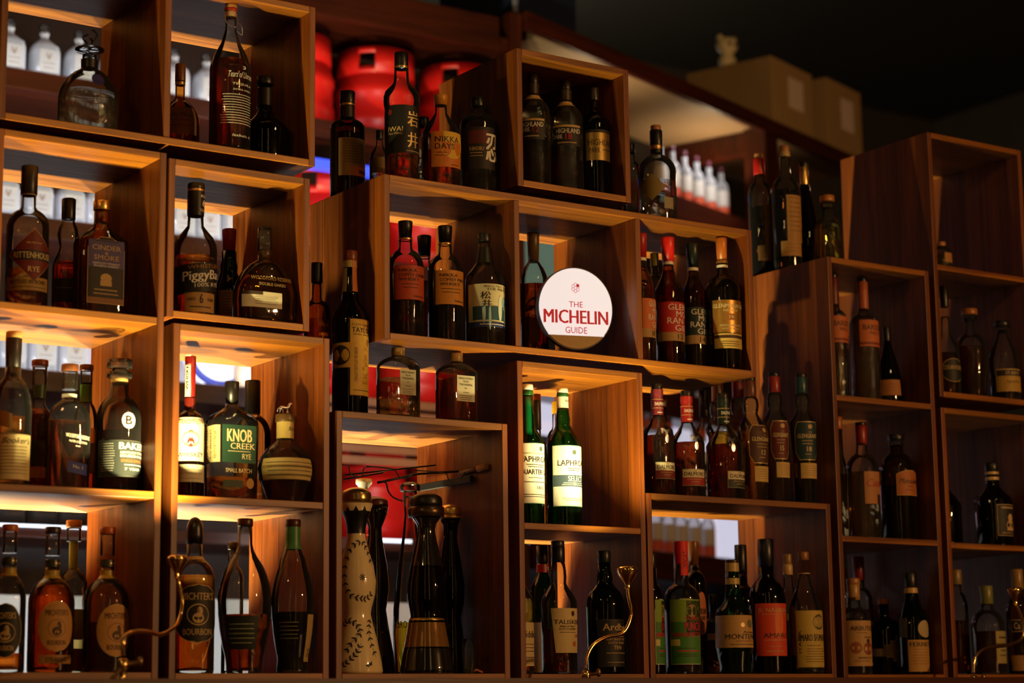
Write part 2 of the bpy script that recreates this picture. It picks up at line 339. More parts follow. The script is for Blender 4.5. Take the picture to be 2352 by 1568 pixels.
def bottle(label, x, dy, lev, prof, g='clear', liq=None, caps=(), bands=(), labels=(), sec=None, rot=0, group=None, name='liquor_bottle', cat='bottle', seg=48, parts=True, solid=None, cx_top=None):
    zb, grp = LEV[lev]; zb += .0006
    tops = [c[0] for c in caps]+[q[0] for q in prof if q[0]]
    dy, XF = fit(lev, x, dy, max(q[1] for q in prof), sec[1] if sec else 1, min(tops)); Y = Y0+dy
    X = atY(x, 1200, Y).x
    for _ in range(4):
        px, py = proj(Vector((X, Y, zb))); X += (x-px)/(F/Vector((X, Y, zb)).dot(CF))/CR.x*.9
    X = XF; base = Vector((X, Y, zb)); sc = F/base.dot(CF)
    top_y = py
    def z_of(y):
        z = .2
        for _ in range(6): qx, qy = proj(Vector((X, Y, zb+z))); z += (qy-y)/sc
        return z
    scl = lambda z: F/Vector((X, Y, zb+z)).dot(CF)
    W = max(w_ for _, w_ in prof)
    phv = -math.atan2(X, Y)-rot
    secf = rnd_sec(*sec) if sec else None
    if secf:
        hw = max(secf(2*math.pi*i/180)[0]*math.cos(phv)+secf(2*math.pi*i/180)[1]*math.sin(phv) for i in range(180))
    rmax = W/2/sc
    def pt(t, r, off=0):
        cxr, cyr = math.sin(t)*(r+off), -math.cos(t)*(r+off)
        if not secf: return cxr, cyr
        b = min(1, max(0, (r/rmax-.5)/.35)); a = (r/hw); q = secf(t); d = Vector((q[0]*a, q[1]*a)); 
        if off:
            q2 = secf(t+.01); q1 = secf(t-.01); tn = Vector((q2[0]-q1[0], q2[1]-q1[1]))
            nn = Vector((tn.y, -tn.x)); nn = nn.normalized() if nn.length > 1e-9 else Vector((math.sin(t), -math.cos(t)))
            if nn.dot(Vector((math.sin(t), -math.cos(t)))) < 0: nn = -nn
            d += nn*off
        return cxr*(1-b)+d.x*b, cyr*(1-b)+d.y*b
    pr = [(w_/2/scl(0 if y is None else z_of(y)), 0 if y is None else z_of(y)) for y, w_ in prof][::-1]
    r0 = pr[0][0]
    pr = [(r0*.9, 0), (r0*.975, .002), (r0, .007)]+[q for q in pr if q[1] > .0075]
    root = empty(name, (X, Y, zb), label, cat, group or grp); root.rotation_euler = (0, 0, rot)
    secp = lambda t, r: pt(t, r)
    if solid: gm = solid
    else: gm = glass(g, *GL[g])
    bm = bmesh.new(); lathe(bm, pr, seg, sec=secp); bodyo = link('glass_body' if not solid else 'ceramic_body', bm, gm, root)
    ztop = pr[-1][1]
    if not solid and parts and g != 'dark':
        # thick glass foot
        bm = bmesh.new(); lathe(bm, [(r0*.86, .001), (r0*.955, .004), (r0*.95, .009), (r0*.3, .014), (.001, .015)], seg, sec=secp, cap=False)
        link('glass_foot', bm, gm, root)
    if liq:
        ln, ly = liq; zl = min(z_of(ly), ztop-.005)
        pl = [(max(r-.0022, .002), z) for r, z in pr if z < zl and z > .009]
        pl = [(max(r0*.8, .002), .007), (max(r0*.93, .002), .009)]+pl+[(max(interp(pr, zl)-.0022, .002), zl)]
        bm = bmesh.new(); lathe(bm, pl, seg, sec=secp); link('liquid', bm, liquid(ln, LQ[ln]), bodyo)
    for c in caps:
        y0, y1, w_, m = c[:4]; st = c[4] if len(c) > 4 else 'cyl'; z1, z0 = z_of(y0), z_of(y1); r = w_/2/scl(z1); m = P(m, .35) if isinstance(m, str) else m
        bm = bmesh.new()
        if st == 'cyl': pf = [(r*.97, z0), (r, z0+.001), (r, z1-.002), (r*.93, z1)]
        elif st == 'dome': h = z1-z0; pf = [(r, z0), (r*1.02, z0+h*.3)]+[(r*max(.05, math.cos(a)), z0+h*.55+h*.45*math.sin(a)) for a in [i*math.pi/12 for i in range(7)]]
        elif st == 'ball': h = z1-z0; pf = [(r*max(.08, math.sin(a)), z0+h/2-h/2*math.cos(a)) for a in [(.12+.88*i/12)*math.pi for i in range(13)]]
        elif st == 'flare': pf = [(r*.45, z0), (r*.5, z0+(z1-z0)*.35), (r, z0+(z1-z0)*.7), (r, z1-.001), (r*.9, z1)]
        elif st == 'tap': pf = [(r*.86, z0), (r, z1-.003), (r*.95, z1)]
        lathe(bm, pf, 28, sec=None); nm = c[5] if len(c) > 5 else 'cap'; link(nm, bm, m, root)
    for b in bands:
        y0, y1, m = b[:3]; z1, z0 = z_of(y0), max(z_of(y1), .0015); m = P(m, .4) if isinstance(m, str) else m
        n = 8; pf = [(interp(pr, z0+(z1-z0)*i/n)+.0007+(b[3] if len(b) > 3 else 0), z0+(z1-z0)*i/n) for i in range(n+1)]
        bm = bmesh.new(); lathe(bm, pf, 28, sec=secp, cap=False); bo = link('neck_band', bm, m, root)
        if len(b) > 4:
            zc = (z0+z1)/2
            def posb(u, v, off, pf=pf, z1=z1): 
                z = z1-v; r = interp(pf, z); tt = phv*.25+u/max(r, .005); a = pt(tt, r, off+.0004); return (a[0], a[1], z)
            rr = interp(pf, zc); shh = Sheet(posb, rr*2.2, z1-z0); shh.draw(b[4]); shh.done('lettering', bo)
    NT = 360
    for lb in labels:
        y0, y1, xl = lb['y'][0], lb['y'][1], lb['x']
        z1, z0 = z_of(y0), max(z_of(y1), .008); zc = (z0+z1)/2; rb = interp(pr, zc); hwpx = rb*scl(zc)
        xc = proj(Vector((X, Y, zb+zc)))[0]
        tab = [phv+math.radians(-100+200*i/NT) for i in range(NT+1)]
        def offs(t):
            q = pt(t, rb); return (q[0]*math.cos(phv)+q[1]*math.sin(phv))*scl(zc)
        def find(px):
            o = px-xc; best = None
            for t in tab:
                if abs(t-phv) < math.radians(92):
                    e = abs(offs(t)-o)
                    if best is None or e < best[0]: best = (e, t)
            return best[1]
        tl = find(xl); phc = math.radians(lb.get('c', 0))
        tr = find(lb['xr']) if 'xr' in lb else 2*phc-tl
        if tr <= tl+.05: tr = tl+1.2
        # arc length table on the body section
        M_ = 240; T = [-math.pi*1.2+2.4*math.pi*i/M_ for i in range(M_+1)]; A = [0]
        q0 = Vector(pt(T[0], rb))
        for t in T[1:]:
            q1 = Vector(pt(t, rb)); A.append(A[-1]+(q1-q0).length); q0 = q1
        def arc(t): k = (t-T[0])/(T[-1]-T[0])*M_; i = max(0, min(M_-1, int(k))); return A[i]+(A[i+1]-A[i])*(k-i)
        def inv(a):
            lo, hi = 0, M_
            while hi-lo > 1:
                md = (lo+hi)//2
                if A[md] <= a: lo = md
                else: hi = md
            return T[lo]+(T[lo+1]-T[lo])*((a-A[lo])/max(A[lo+1]-A[lo], 1e-9))
        ul, ur = arc(tl), arc(tr); uc = (ul+ur)/2; W_ = ur-ul; H_ = z1-z0; slant = lb.get('slant', 0)
        def pos(u, v, off, uc=uc, z1=z1, pr=pr, slant=slant, inv=inv):
            z = z1-v+slant*u; r = interp(pr, z); q = pt(inv(uc+u), r, off+.0006); return (q[0], q[1], z)
        s_ = Sheet(pos, W_, H_); shp = SHAPES.get(lb.get('s'))
        m = lb['m']
        if 'bd' in lb:
            e = .0015; s_.rect(-W_/2-e, W_/2+e, -e, H_+e, lb['bd'], 0, shp); s_.rect(-W_/2, W_/2, 0, H_, m, .0003, shp)
        elif m: s_.rect(-W_/2, W_/2, 0, H_, m, .0001, shp)
        s_.draw(lb.get('ops', ())); s_.done('label' if m else 'printed_lettering', root)
    return root, (X, Y, zb), z_of, scl
# ------------------------------------------------------------------ the shelf boxes
def unit(label, x0, x1, z0, z1, shelves=(), dividers=(), back=False, name='shelf_box', dep=DEP, cat='shelf', feet=True):
    r = empty(name, (x0, Y0, z0), label, cat, 'stacked wooden shelf boxes')
    W, H = x1-x0, z1-z0
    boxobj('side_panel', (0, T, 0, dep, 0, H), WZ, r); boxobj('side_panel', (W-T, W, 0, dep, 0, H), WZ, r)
    boxobj('bottom_board', (T, W-T, 0, dep, 0, T), WX, r); boxobj('top_board', (T, W-T, 0, dep, H-T, H), WX, r)
    for s_ in shelves: boxobj('shelf_board', (T, W-T, .001, dep, s_-z0-T, s_-z0), WX, r)
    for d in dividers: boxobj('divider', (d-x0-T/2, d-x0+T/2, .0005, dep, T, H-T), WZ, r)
    if back: boxobj('back_panel', (T, W-T, dep-.008, dep, T, H-T), WDZ, r)
    return r
def spacer(x0, x1, z0, z1, r, zr):
    # battens between stacked boxes, blackened to paint in the shade of the gap
    X0 = r.location.x
    for y in (.16, DEP-.06): boxobj('batten', (x0-X0, x1-X0, y, y+.04, z0-zr, z1-zr), P('120a06', .8), r)
u = unit('wide top-left shelf box holding the round decanter and the tall swing-top bottle', 1.535, 2.311, 1.274, 1.667, dividers=(1.93,)); spacer(1.56, 2.29, 1.2535, 1.2735, u, 1.274)
unit('three-tier shelf box at the left edge, brightly lit in its two lower tiers', 1.535, 1.931, .08, 1.253, shelves=(.875, .487))
u = unit('single shelf box holding the clear decanter with a white strip, right of the purple label', 1.937, 2.298, .878, 1.243); 
u = unit('two-tier shelf box holding the green-labelled square bottle above teardrop decanters', 1.955, 2.352, .078, .866, shelves=(.482,)); 
boxobj('batten', (.0, .34, .10, .34, .7885, .7995), P('120a06', .8), u)  # spacer batten, its black paints the dark of the gap
unit('tall shelf box holding the white ceramic bottle and the wire rack', 2.370, 2.850, .077, .698, dep=.397)
unit('long three-bay shelf box with the round white sign in its middle bay', 2.500, 3.660, .879, 1.283, dividers=(2.886, 3.270))
u = unit('small dark closed-back box on top with three dark embossed bottles', 2.893, 3.250, 1.307, 1.667, back=True); spacer(2.91, 3.23, 1.2835, 1.3065, u, 1.307)
unit('two-tier shelf box holding two green bottles with white labels in bright light', 2.881, 3.272, .076, .859, shelves=(.458,))
unit('wide low shelf box holding the red-capped bottle and orange-labelled bottle', 3.277, 3.909, .076, .549)
unit('three-tier dim shelf box with orange-labelled pair in its top tier', 3.935, 4.329, .074, 1.242, shelves=(.853, .464))
unit('upper two-tier dim shelf box at the right edge, its top tier nearly empty', 4.352, 4.748, .877, 1.662, shelves=(1.267,))
unit('lower two-tier dim shelf box at the right edge with the dark portrait-labelled bottle', 4.352, 4.748, .074, .846, shelves=(.460,))

LEV.update({'A1': (1.29, 'bottles in the top-left box'), 'A2': (.875, 'bottles in the left unit, upper tier'), 'A3': (.487, 'bottles in the left unit, middle tier'), 'A4': (.096, 'bottles in the left unit, bottom tier'),
 'B2': (.894, 'bottles in the second single box'), 'B3': (.482, 'bottles in the second unit, upper tier'), 'B4': (.094, 'bottles in the second unit, bottom tier'), 'BT': (.866, 'bottles on top of the second unit'),
 'C': (.093, 'bottles in the tall box'), 'CT': (.698, 'bottles on top of the tall box'), 'DT': (1.283, 'bottles on top of the long box'), 'HP': (1.323, 'bottles in the small top box'),
 'D': (.895, 'bottles in the long box'), 'L1': (.458, 'bottles beside the bright lamp'), 'L2': (.092, 'bottles in the bay with the lamp'), 'ET': (.549, 'bottles on top of the low box'), 'E': (.092, 'bottles in the low box'),
 'FT': (1.242, 'bottles on top of the dim unit'), 'F1': (.853, 'bottles in the dim unit, top tier'), 'F2': (.464, 'bottles in the dim unit, middle tier'), 'F3': (.090, 'bottles in the dim unit, bottom tier'),
 'G0': (1.267, 'bottles in the right-edge unit'), 'G1': (.893, 'bottles in the right-edge unit, second tier'), 'G2': (.460, 'bottles in the right-edge unit, third tier'), 'G3': (.090, 'bottles in the right-edge unit, bottom tier')})
B = bottle
K = '16130f'; CRM = 'd9c38a'; WHT = 'ece6d6'; GLD = plain('gold_foil', (.80, .50, .15), .3, .9); CORK = 'a8713c'; BEI = 'c2a063'; TXT = '2a1c10'; DB = '3a1a0c'
GCAP = glass('stopper', (.9, .92, .9))
GOLDT = plain('gold_print', (.75, .55, .22), .45, .3)
def mt(*v): return [('m', y, .75, .018, TXT) for y in v]

# --- top-left box
r, p, zf, sc = B('round clear decanter with a flared glass stopper and small purple seal in the top-left box', 201, .11, 'A1', sh(36, 138, 162, 138, 235, 'r', 136), 'emb', ('water', 215),
  caps=[(112, 128, 66, GCAP, 'flare', 'glass_stopper'), (126, 140, 32, GCAP, 'cyl', 'stopper_neck')], bands=[(138, 158, K)], labels=[dict(y=(180, 207), x=210, xr=238, s='oval', m='2b1c6e')], sec=(2.6, .8), name='decanter', cat='decanter')
bm = bmesh.new(); z = zf(112)
for a, b_, h in ((.004, .0, .02), (-.006, .004, .028), (.008, -.004, .036)):
    tube(bm, smooth_pts([(0, 0, z-.002), (a, b_, z+h*.5), (a*2, b_*2+.004, z+h), (a*.4, b_, z+h*1.25)], 4), .0022, 7)
link('twig_ornament', bm, BLACKM, r)
B('dull brown squat bottle with a cream label behind the tall swing-top bottle', 411, .24, 'A1', sh(22, 185, 232, 92, 290), 'amber', ('amber', 262), caps=[(148, 188, 24, '7a4a1e')], bands=[(190, 196, GLD)], labels=[dict(y=(255, 318), x=376, xr=450, m='8a6a3c', ops=[('t', 'Saint Maur', .3, .14, .7, TXT), ('m', .5, .6, .02, TXT), ('m', .7, .6, .02, TXT)])])
r, p, zf, sc = B('tall clear swing-top bottle of dark spirit with white handwriting', 527, .06, 'A1', [(40, 24), (70, 26), (100, 44), (130, 76), (150, 90), (162, 95), (None, 95)], 'clear', ('damber', 143),
  caps=[(9, 21, 28, 'd8b070', 'dome', 'ceramic_stopper'), (20, 27, 30, 'b03018', 'cyl', 'rubber_washer'), (27, 41, 24, 'c9b48a', 'cyl', 'ceramic_stopper')],
  labels=[dict(y=(150, 335), x=498, xr=577, m=None, ops=[('t', '3', .09, .04, .08, WHT, .12), ('t', 'Tears of Llorona', .18, .075, .62, WHT, .08, .0, .4), ('t', 'TEQUILA', .30, .03, .5, WHT, .1), ('t', 'EXTRA ANEJO', .37, .025, .45, WHT, .1)]+[('m', .43+.032*i, .8, .008, WHT) for i in range(12)]+[('t', 'Isabela R.', .93, .03, .5, WHT, .1, .005, .3)])], name='swing_top_bottle')
bm = bmesh.new(); z0, z1 = zf(66), zf(27); rr = .013
for s_ in (-1, 1): tube(bm, smooth_pts([(s_*.003, -.015, z0), (s_*rr*1.15, -.006, z0+.012), (s_*rr*1.15, 0, z1-.004), (s_*.004, 0, z1+.003)], 5), .0011, 6)
tube(bm, smooth_pts([(.013, 0, z0+.02), (.026, -.004, z0+.008), (.027, -.004, z0-.012), (.014, -.003, z0-.004)], 5), .0011, 6)
link('wire_bail', bm, STEEL, r)
B('black round-bellied bottle behind the right of the tall swing-top bottle', 607, .22, 'A1', sh(34, 194, 250, 116, 305, 's', 108), 'dark', ('black', 300), caps=[(178, 196, 40, K)], bands=[(205, 245, K)])

# --- left unit, upper tier
B('clear bottle with a red diamond-shaped label in the left unit', 59, .10, 'A2', sh(33, 440, 482, 97, 522), 'clear', ('amber', 622), caps=[(382, 448, 38, K)], bands=[(448, 450, BEI)],
  labels=[dict(y=(645, 675), x=18, xr=106, m='a5813f', ops=[('t', 'BOTTLED IN BOND', .35, .3, .8, TXT), ('m', .75, .8, .05, TXT)]), dict(y=(535, 654), x=24, xr=116, s='diamond', m='6b1710', bd=BEI, ops=[('r', -.42, .42, .41, .60, '14180f'), ('t', 'RITTENHOUSE', .505, .12, .78, CRM, 0, .02), ('t', 'RYE', .77, .1, .22, CRM, 0, .02), ('t', '100 PROOF', .27, .035, .3, CRM)]), dict(y=(390, 436), x=60, xr=77, m='b08a45', ops=[('d', 0, .7, .15, TXT)])])
B('slim-waisted black-capped bottle behind the diamond-labelled bottle', 151, .22, 'A2', [(500, 28), (512, 30), (525, 44), (540, 48), (556, 42), (568, 36), (580, 44), (600, 62), (615, 68), (None, 66)], 'clear', ('red', 603), caps=[(457, 505, 32, K)], labels=[dict(y=(645, 700), x=120, xr=182, m=K, ops=[('m', .4, .6, .02, BEI)])])
B('flat gold-capped bottle with a purple-topped label in the left unit', 228, .10, 'A2', sh(34, 482, 514, 124, 560, 's'), 'amber', ('damber', 556), caps=[(462, 484, 38, GLD), (484, 512, 30, '9a6a20')], sec=(5, .55),
  labels=[dict(y=(552, 702), x=203, xr=283, s='arch', m='1d130c', bd=BEI, ops=[('r', -.5, .5, .04, .46, '4a3f78'), ('t', 'CINDER', .16, .075, .8, BEI), ('t', '&', .24, .04, .1, BEI), ('t', 'SMOKE', .31, .075, .7, BEI), ('t', 'KENTUCKY STRAIGHT', .40, .03, .75, WHT), ('t', 'BOURBON WHISKEY', .44, .028, .7, WHT), ('d', 0, .62, .09, BEI, .07), ('r', -.16, .16, .66, .74, BEI), ('m', .80, .8, .02, BEI), ('m', .86, .8, .02, BEI), ('r', -.5, .5, .92, 1, '8a5a2c')])])

# --- second single box
B('clear bottle with a slanted black label and black neck sleeve reading 6 YEARS', 446, .09, 'B2', [(436, 37), (490, 37), (500, 36), (520, 38), (535, 62), (548, 84), (562, 97), (580, 101), (600, 100), (None, 97)], 'clear', ('amber', 592), caps=[(422, 437, 39, K)],
  bands=[(436, 441, GLD), (441, 497, K, .0005, [('t', 'AGED', .22, .12, .5, WHT, .35), ('t', '6', .5, .3, .25, WHT, .35, .04), ('t', 'YEARS', .8, .12, .6, WHT, .35)])],
  labels=[dict(y=(680, 724), x=425, xr=490, m='b98d4e', ops=[('t', 'AGED', .35, .16, .25, TXT, -.3), ('t', '6', .32, .5, .1, TXT, 0, .03), ('t', 'YEARS', .35, .16, .25, TXT, .3), ('m', .75, .8, .06, TXT)]),
          dict(y=(612, 678), x=396, c=0, slant=.12, m='15120f', ops=[('t', 'PiggyBack', .46, .42, .62, WHT, .06, .035), ('t', '100% RYE', .76, .14, .34, WHT, .06, .02), ('t', 'WHISTLEPIG', .12, .13, .5, 'a8742c', .06)])])
B('dark green bottle with a copper-red cap behind in the second single box', 524, .23, 'B2', [(578, 34), (600, 34), (612, 40), (625, 38), (645, 52), (665, 64), (None, 64)], 'dgreen', ('black', 640), caps=[(527, 578, 33, 'a02a12', 'tap')], labels=[dict(y=(672, 736), x=505, xr=535, m='8b7440', ops=[('m', .12+.1*i, .8, .02, TXT) for i in range(8)])])
B('wide flat clear bottle with a square stopper and white strip label', 607, .09, 'B2', sh(34, 588, 600, 147, 690, 'r', 145), 'amber', ('whisky', 735), caps=[(524, 576, 34, GCAP, 'cyl', 'glass_stopper'), (574, 592, 30, '4a3018')], sec=(3.2, .5),
  labels=[dict(y=(678, 714), x=556, xr=647, m='d8cfae', ops=[('r', -.5, 0, 0, .22, '3a2c20')]+[('m', .35+.14*i, .6, .03, TXT, .1) for i in range(4)]), dict(y=(640, 668), x=574, xr=678, m=None, ops=[('t', 'WOODFORD RESERVE', .2, .3, .98, BEI), ('t', 'DOUBLE OAKED', .7, .25, .6, BEI)])])
B('amber glass bottle seen in the gap beside the long shelf box', 727, .16, 'BT', sh(22, 650, 690, 62, 715), 'amber', ('gold', 735), caps=[(604, 650, 26, K)])

# --- left unit, middle tier
B('dark-capped clear bottle with a handwritten cream label at the left edge', 22, .09, 'A3', sh(36, 845, 868, 90, 950), 'clear', ('amber', 960), caps=[(762, 778, 37, BEI), (776, 872, 38, '1d1410', 'tap')],
  labels=[dict(y=(1003, 1104), x=-14, xr=66, m='dcc88e', bd='b89b5a', ops=[('t', "Booker's", .13, .14, .7, TXT, .1, 0, .4)]+[('m', .27+.075*i, .85, .012, TXT) for i in range(9)]), dict(y=(950, 985), x=-5, xr=28, slant=-.3, m='8a6630')])
B('bottle with a green neck strip and dark green label behind the cream label', 84, .22, 'A3', [(850, 34), (885, 32), (915, 26), (930, 28), (945, 50), (960, 60), (None, 60)], 'clear', ('red', 940), caps=[(827, 842, 38, '5c1c10'), (840, 884, 34, GCAP, 'cyl', 'glass_stopper')], bands=[(886, 915, '22401c')], labels=[dict(y=(1015, 1074), x=60, xr=104, m='1c2a1a'), dict(y=(1076, 1100), x=60, xr=104, m='a08a60')])
B('flat bottle of dark spirit with a small blue label and blue stopper band', 154, .10, 'A3', sh(33, 905, 920, 100, 972, 'r', 98), 'clear', ('damber', 968), caps=[(837, 853, 40, '6a3a1c'), (852, 895, 36, GCAP, 'cyl', 'glass_stopper')], bands=[(906, 914, 'c8c0b0')], sec=(3, .6),
  labels=[dict(y=(983, 1032), x=150, xr=204, m=None, slant=-.1, ops=[('t', 'WOODFORD RESERVE', .45, .18, .95, WHT), ('t', 'MASTER COLLECTION', .7, .1, .7, WHT), ('m', .9, .2, .04, WHT)]), dict(y=(1064, 1090), x=156, xr=198, slant=-.15, m='2d3f9a', ops=[('t', 'No. 1', .4, .3, .5, WHT)])])
boxo = None
B('bottle with a green neck strip and brown cap beside the blue stopper', 192, .24, 'A3', sh(26, 880, 925, 56, 975), 'clear', ('amber', 985), caps=[(838, 852, 32, '5c2c14'), (851, 884, 28, GCAP, 'cyl', 'glass_stopper')], bands=[(884, 924, '3c6a22')], labels=[dict(y=(1020, 1090), x=172, xr=215, m='8f8468')])
B('clear bottle with a disc glass stopper and round white sticker in the left unit', 269, .11, 'A3', sh(42, 880, 912, 103, 965), 'clear', ('damber', 992), caps=[(826, 845, 58, GCAP, 'cyl', 'glass_stopper'), (845, 856, 34, GCAP, 'cyl', 'stopper_neck'), (855, 868, 57, GCAP, 'cyl', 'glass_collar'), (868, 882, 40, BEI, 'cyl', 'cork')],
  labels=[dict(y=(1018, 1098), x=228, c=2, m='29302e', bd='5a5a50', ops=[('t', "BAKER'S", .14, .2, .60, WHT, .16, .03), ('t', 'KENTUCKY STRAIGHT', .33, .07, .56, WHT, .16), ('t', 'BOURBON WHISKEY', .43, .07, .56, WHT, .16), ('t', 'SINGLE BARREL', .56, .08, .42, 'd8662a', .1, .02), ('m', .68, .5, .02, WHT, .16), ('t', '7 YEAR', .8, .07, .3, WHT, .1)]+[('m', .08+.07*i, .25, .02, 'a8a898', -.33) for i in range(12)]),
          dict(y=(952, 990), x=280, xr=309, s='oval', m='d8d8d8', ops=[('t', 'B', .5, .5, .45, TXT, 0, .04)])])

# --- second unit, upper tier
B('amber bottle with a white label and red emblem beside the green-labelled bottle', 433, .10, 'B3', sh(24, 915, 945, 69, 975), 'brown', ('damber', 935), caps=[(818, 916, 26, '7a1612', 'tap')], bands=[(915, 940, '6a1a10')],
  labels=[dict(y=(962, 1062), x=406, xr=467, m='efe6cc', ops=[('t', 'TRADITION', .12, .09, .8, BEI), ('d', 0, .5, .2, 'd8b070', .18), ('d', 0, .5, .16, 'efe6cc', .14), ('r', -.05, .05, .3, .55, '8a2a14'), ('d', 0, .58, .08, '8a2a14', .1), ('t', 'WHISKEY', .86, .1, .85, TXT)]), dict(y=(1070, 1110), x=406, xr=467, m='e6dcb8', ops=mt(.3, .5, .8)), dict(y=(816, 912), x=426, xr=438, m='efe8d0', ops=[('v', 'WHISKEY', 0, .5, .7, .4, TXT)])])
B('square clear bottle with a dark green label and black cap', 530, .10, 'B3', [(925, 28), (936, 30), (945, 60), (955, 100), (968, 122), (985, 125), (None, 120)], 'clear', ('amber', 1098), caps=[(877, 928, 33, K, 'tap')], sec=(7, .62),
  labels=[dict(y=(982, 1066), x=473, xr=506, m='c9b680', bd=TXT, ops=[('v', 'KNOB CREEK', -.3, .5, .85, .2, TXT), ('v', 'RYE WHISKEY', 0, .5, .8, .15, TXT), ('v', 'KENTUCKY STRAIGHT', .3, .5, .8, .12, TXT)]), dict(y=(980, 1066), x=511, xr=587, m='16402c', ops=[('t', 'KNOB', .28, .34, .72, CRM, 0, .035), ('t', 'CREEK', .56, .16, .72, CRM, .1, .03), ('m', .7, .8, .02, CRM), ('t', 'RYE', .83, .14, .26, CRM, .22, .02)]), dict(y=(1076, 1092), x=515, xr=580, m=None, ops=[('t', 'SMALL BATCH', .5, .6, .9, CRM)]), dict(y=(1106, 1122), x=513, xr=558, m='3a4a34'), dict(y=(1100, 1124), x=566, xr=582, s='oval', m='c8943c')])
B('tall black-capped clear bottle behind the square green-labelled bottle', 578, .25, 'B3', sh(34, 940, 955, 84, 1000), 'clear', ('pale', 1060), caps=[(874, 950, 36, K)], bands=[])
r, p, zf, sc = B('round faceted bottle with a horse stopper and cream label', 657, .10, 'B3', [(968, 38), (1008, 38), (1016, 48), (1030, 84), (1050, 112), (1075, 125), (1100, 120), (1125, 98), (None, 82)], 'clear', ('damber', 1102), caps=[(952, 970, 46, '5a4020', 'cyl', 'stopper')], bands=[(968, 1008, 'bfa55c', .0004, [('t', "Blanton's", .45, .25, .55, TXT, .3, 0, .3)])],
  labels=[dict(y=(1058, 1105), x=603, xr=719, m='cdb572', bd='a88c4a', ops=[('m', .2+.2*i, .85, .035, TXT) for i in range(4)])])
bm = bmesh.new(); z = zf(953)
horse = smooth_pts([(-.014, 0, z+.012), (-.009, 0, z+.018), (0, 0, z+.017), (.008, 0, z+.019), (.012, 0, z+.027), (.017, 0, z+.027)], 4)
tube(bm, horse, lambda t: .0045-.002*t, 8)
for x0, x1 in ((-.01, -.016), (-.007, -.004), (.005, .011), (.007, .004)): tube(bm, [(x0, 0, z+.016), ((x0+x1)/2-.001, 0, z+.008), (x1, 0, z)], .0014, 6)
tube(bm, [(-.014, 0, z+.017), (-.02, 0, z+.013), (-.021, 0, z+.007)], .0012, 6)
link('horse_figure', bm, STEEL, r)

# --- second unit, bottom tier
B('amber bottle with a black wax dome cap and round black label', 443, .09, 'B4', sh(36, 1240, 1284, 95, 1335), 'clear', ('amber', 1322), caps=[(1187, 1248, 38, K, 'dome', 'wax_cap')], bands=[(1278, 1286, BEI)],
  labels=[dict(y=(1345, 1476), x=402, xr=494, s='oval', m='1a140e', bd=BEI, ops=[('t', "MICHTER'S", .2, .13, .62, BEI, 0, .02), ('d', 0, .52, .2, BEI, .19), ('d', 0, .52, .18, K, .17), ('d', 0, .58, .1, BEI, .09), ('d', .03, .46, .05, BEI, .08), ('t', 'BOURBON', .82, .11, .55, BEI, 0, .02)])])
TD = lambda W, wb, y: [(y[0], 33), (y[0]+45, 34), (y[0]+60, 42), (y[0]+75, 58), (y[0]+95, W*.68), (y[0]+115, W*.82), (y[0]+140, W*.94), (y[0]+170, W), (y[0]+205, W*.98), (y[0]+240, W*.92), (y[0]+275, W*.82), (y[0]+305, W*.70), (y[0]+325, wb), (None, wb)]
B('clear teardrop decanter with a brown stopper and dark label', 560, .09, 'B4', TD(124, 82, (1205,)), 'clear', ('damber', 1412), caps=[(1191, 1208, 36, '4a1c10')], name='decanter', cat='decanter',
  labels=[dict(y=(1416, 1492), x=522, xr=590, m='151a14', ops=[('m', .25+.14*i, .85, .035, '98a070') for i in range(5)])])
B('green-necked teardrop decanter with a paper strip down its right side', 671, .12, 'B4', TD(98, 72, (1208,)), 'clear', ('black', 1406), caps=[(1193, 1210, 36, '4a1c10')], bands=[(1210, 1262, '3f7a3c')], labels=[dict(y=(1412, 1520), x=702, xr=716, m='b0925a', ops=[('v', '750 ML', 0, .8, .2, .4, TXT)]), dict(y=(1420, 1490), x=640, xr=690, m=None, ops=[('m', .15+.13*i, .85, .03, '7a7a5a') for i in range(5)])], name='decanter', cat='decanter')
B('slim clear bottle behind the clear teardrop decanter', 532, .27, 'B4', sh(22, 1262, 1300, 50, 1330), 'clear', None, caps=[(1245, 1262, 24, '25201a')])

# --- left unit, bottom tier
def mich(label, x, dy, ytop, W, lcol, tcol, lq, ly, lab, capc, g='clear'):
    t = ytop
    return B(label, x, dy, 'A4', sh(32, t+75, t+118, W, t+175), g, (lq, ly), caps=[(t, t+17, 36, capc), (t+16, t+66, 33, GCAP, 'cyl', 'glass_stopper')], bands=[(t+76, t+92, '2a3018', .0005, [('d', .1, .5, .15, GOLDT), ('d', .35, .5, .15, GOLDT)]), (t+100, t+119, 'a88a30')], labels=lab)
def ml(y0, y1, x0, x1, m, tcx): return dict(y=(y0, y1), x=x0, xr=x1, s='oval', m=m, bd=BEI, ops=[('t', "MICHTER'S", .22, .12, .62, tcx, 0, .02), ('d', 0, .54, .19, BEI if m == K else '8a5a22', .19), ('d', 0, .54, .17, m, .17), ('d', 0, .6, .1, tcx, .09), ('d', .05, .5, .05, tcx, .1), ('t', 'BOURBON', .83, .1, .5, tcx, 0, .02)])
mich('clear bottle with a round black label cut by the left edge', 14, .09, 1204, 80, 0, 0, 'amber', 1500, [ml(1388, 1510, -18, 46, K, BEI)], 'b5602a')
mich('full amber bottle with a round tan label, second from the left edge', 114, .09, 1210, 105, 0, 0, 'amber', 1345, [ml(1384, 1496, 90, 163, 'b98440', '4a2a10'), dict(y=(1505, 1525), x=90, xr=160, m='a87434', ops=[('t', 'STRAIGHT', .5, .5, .6, TXT)])], '2a1a12', 'amber')
mich('half-full clear bottle with a round tan label beside the wooden post', 241, .11, 1210, 104, 0, 0, 'damber', 1430, [ml(1390, 1508, 224, 294, 'b98440', '4a2a10')], 'b5602a')
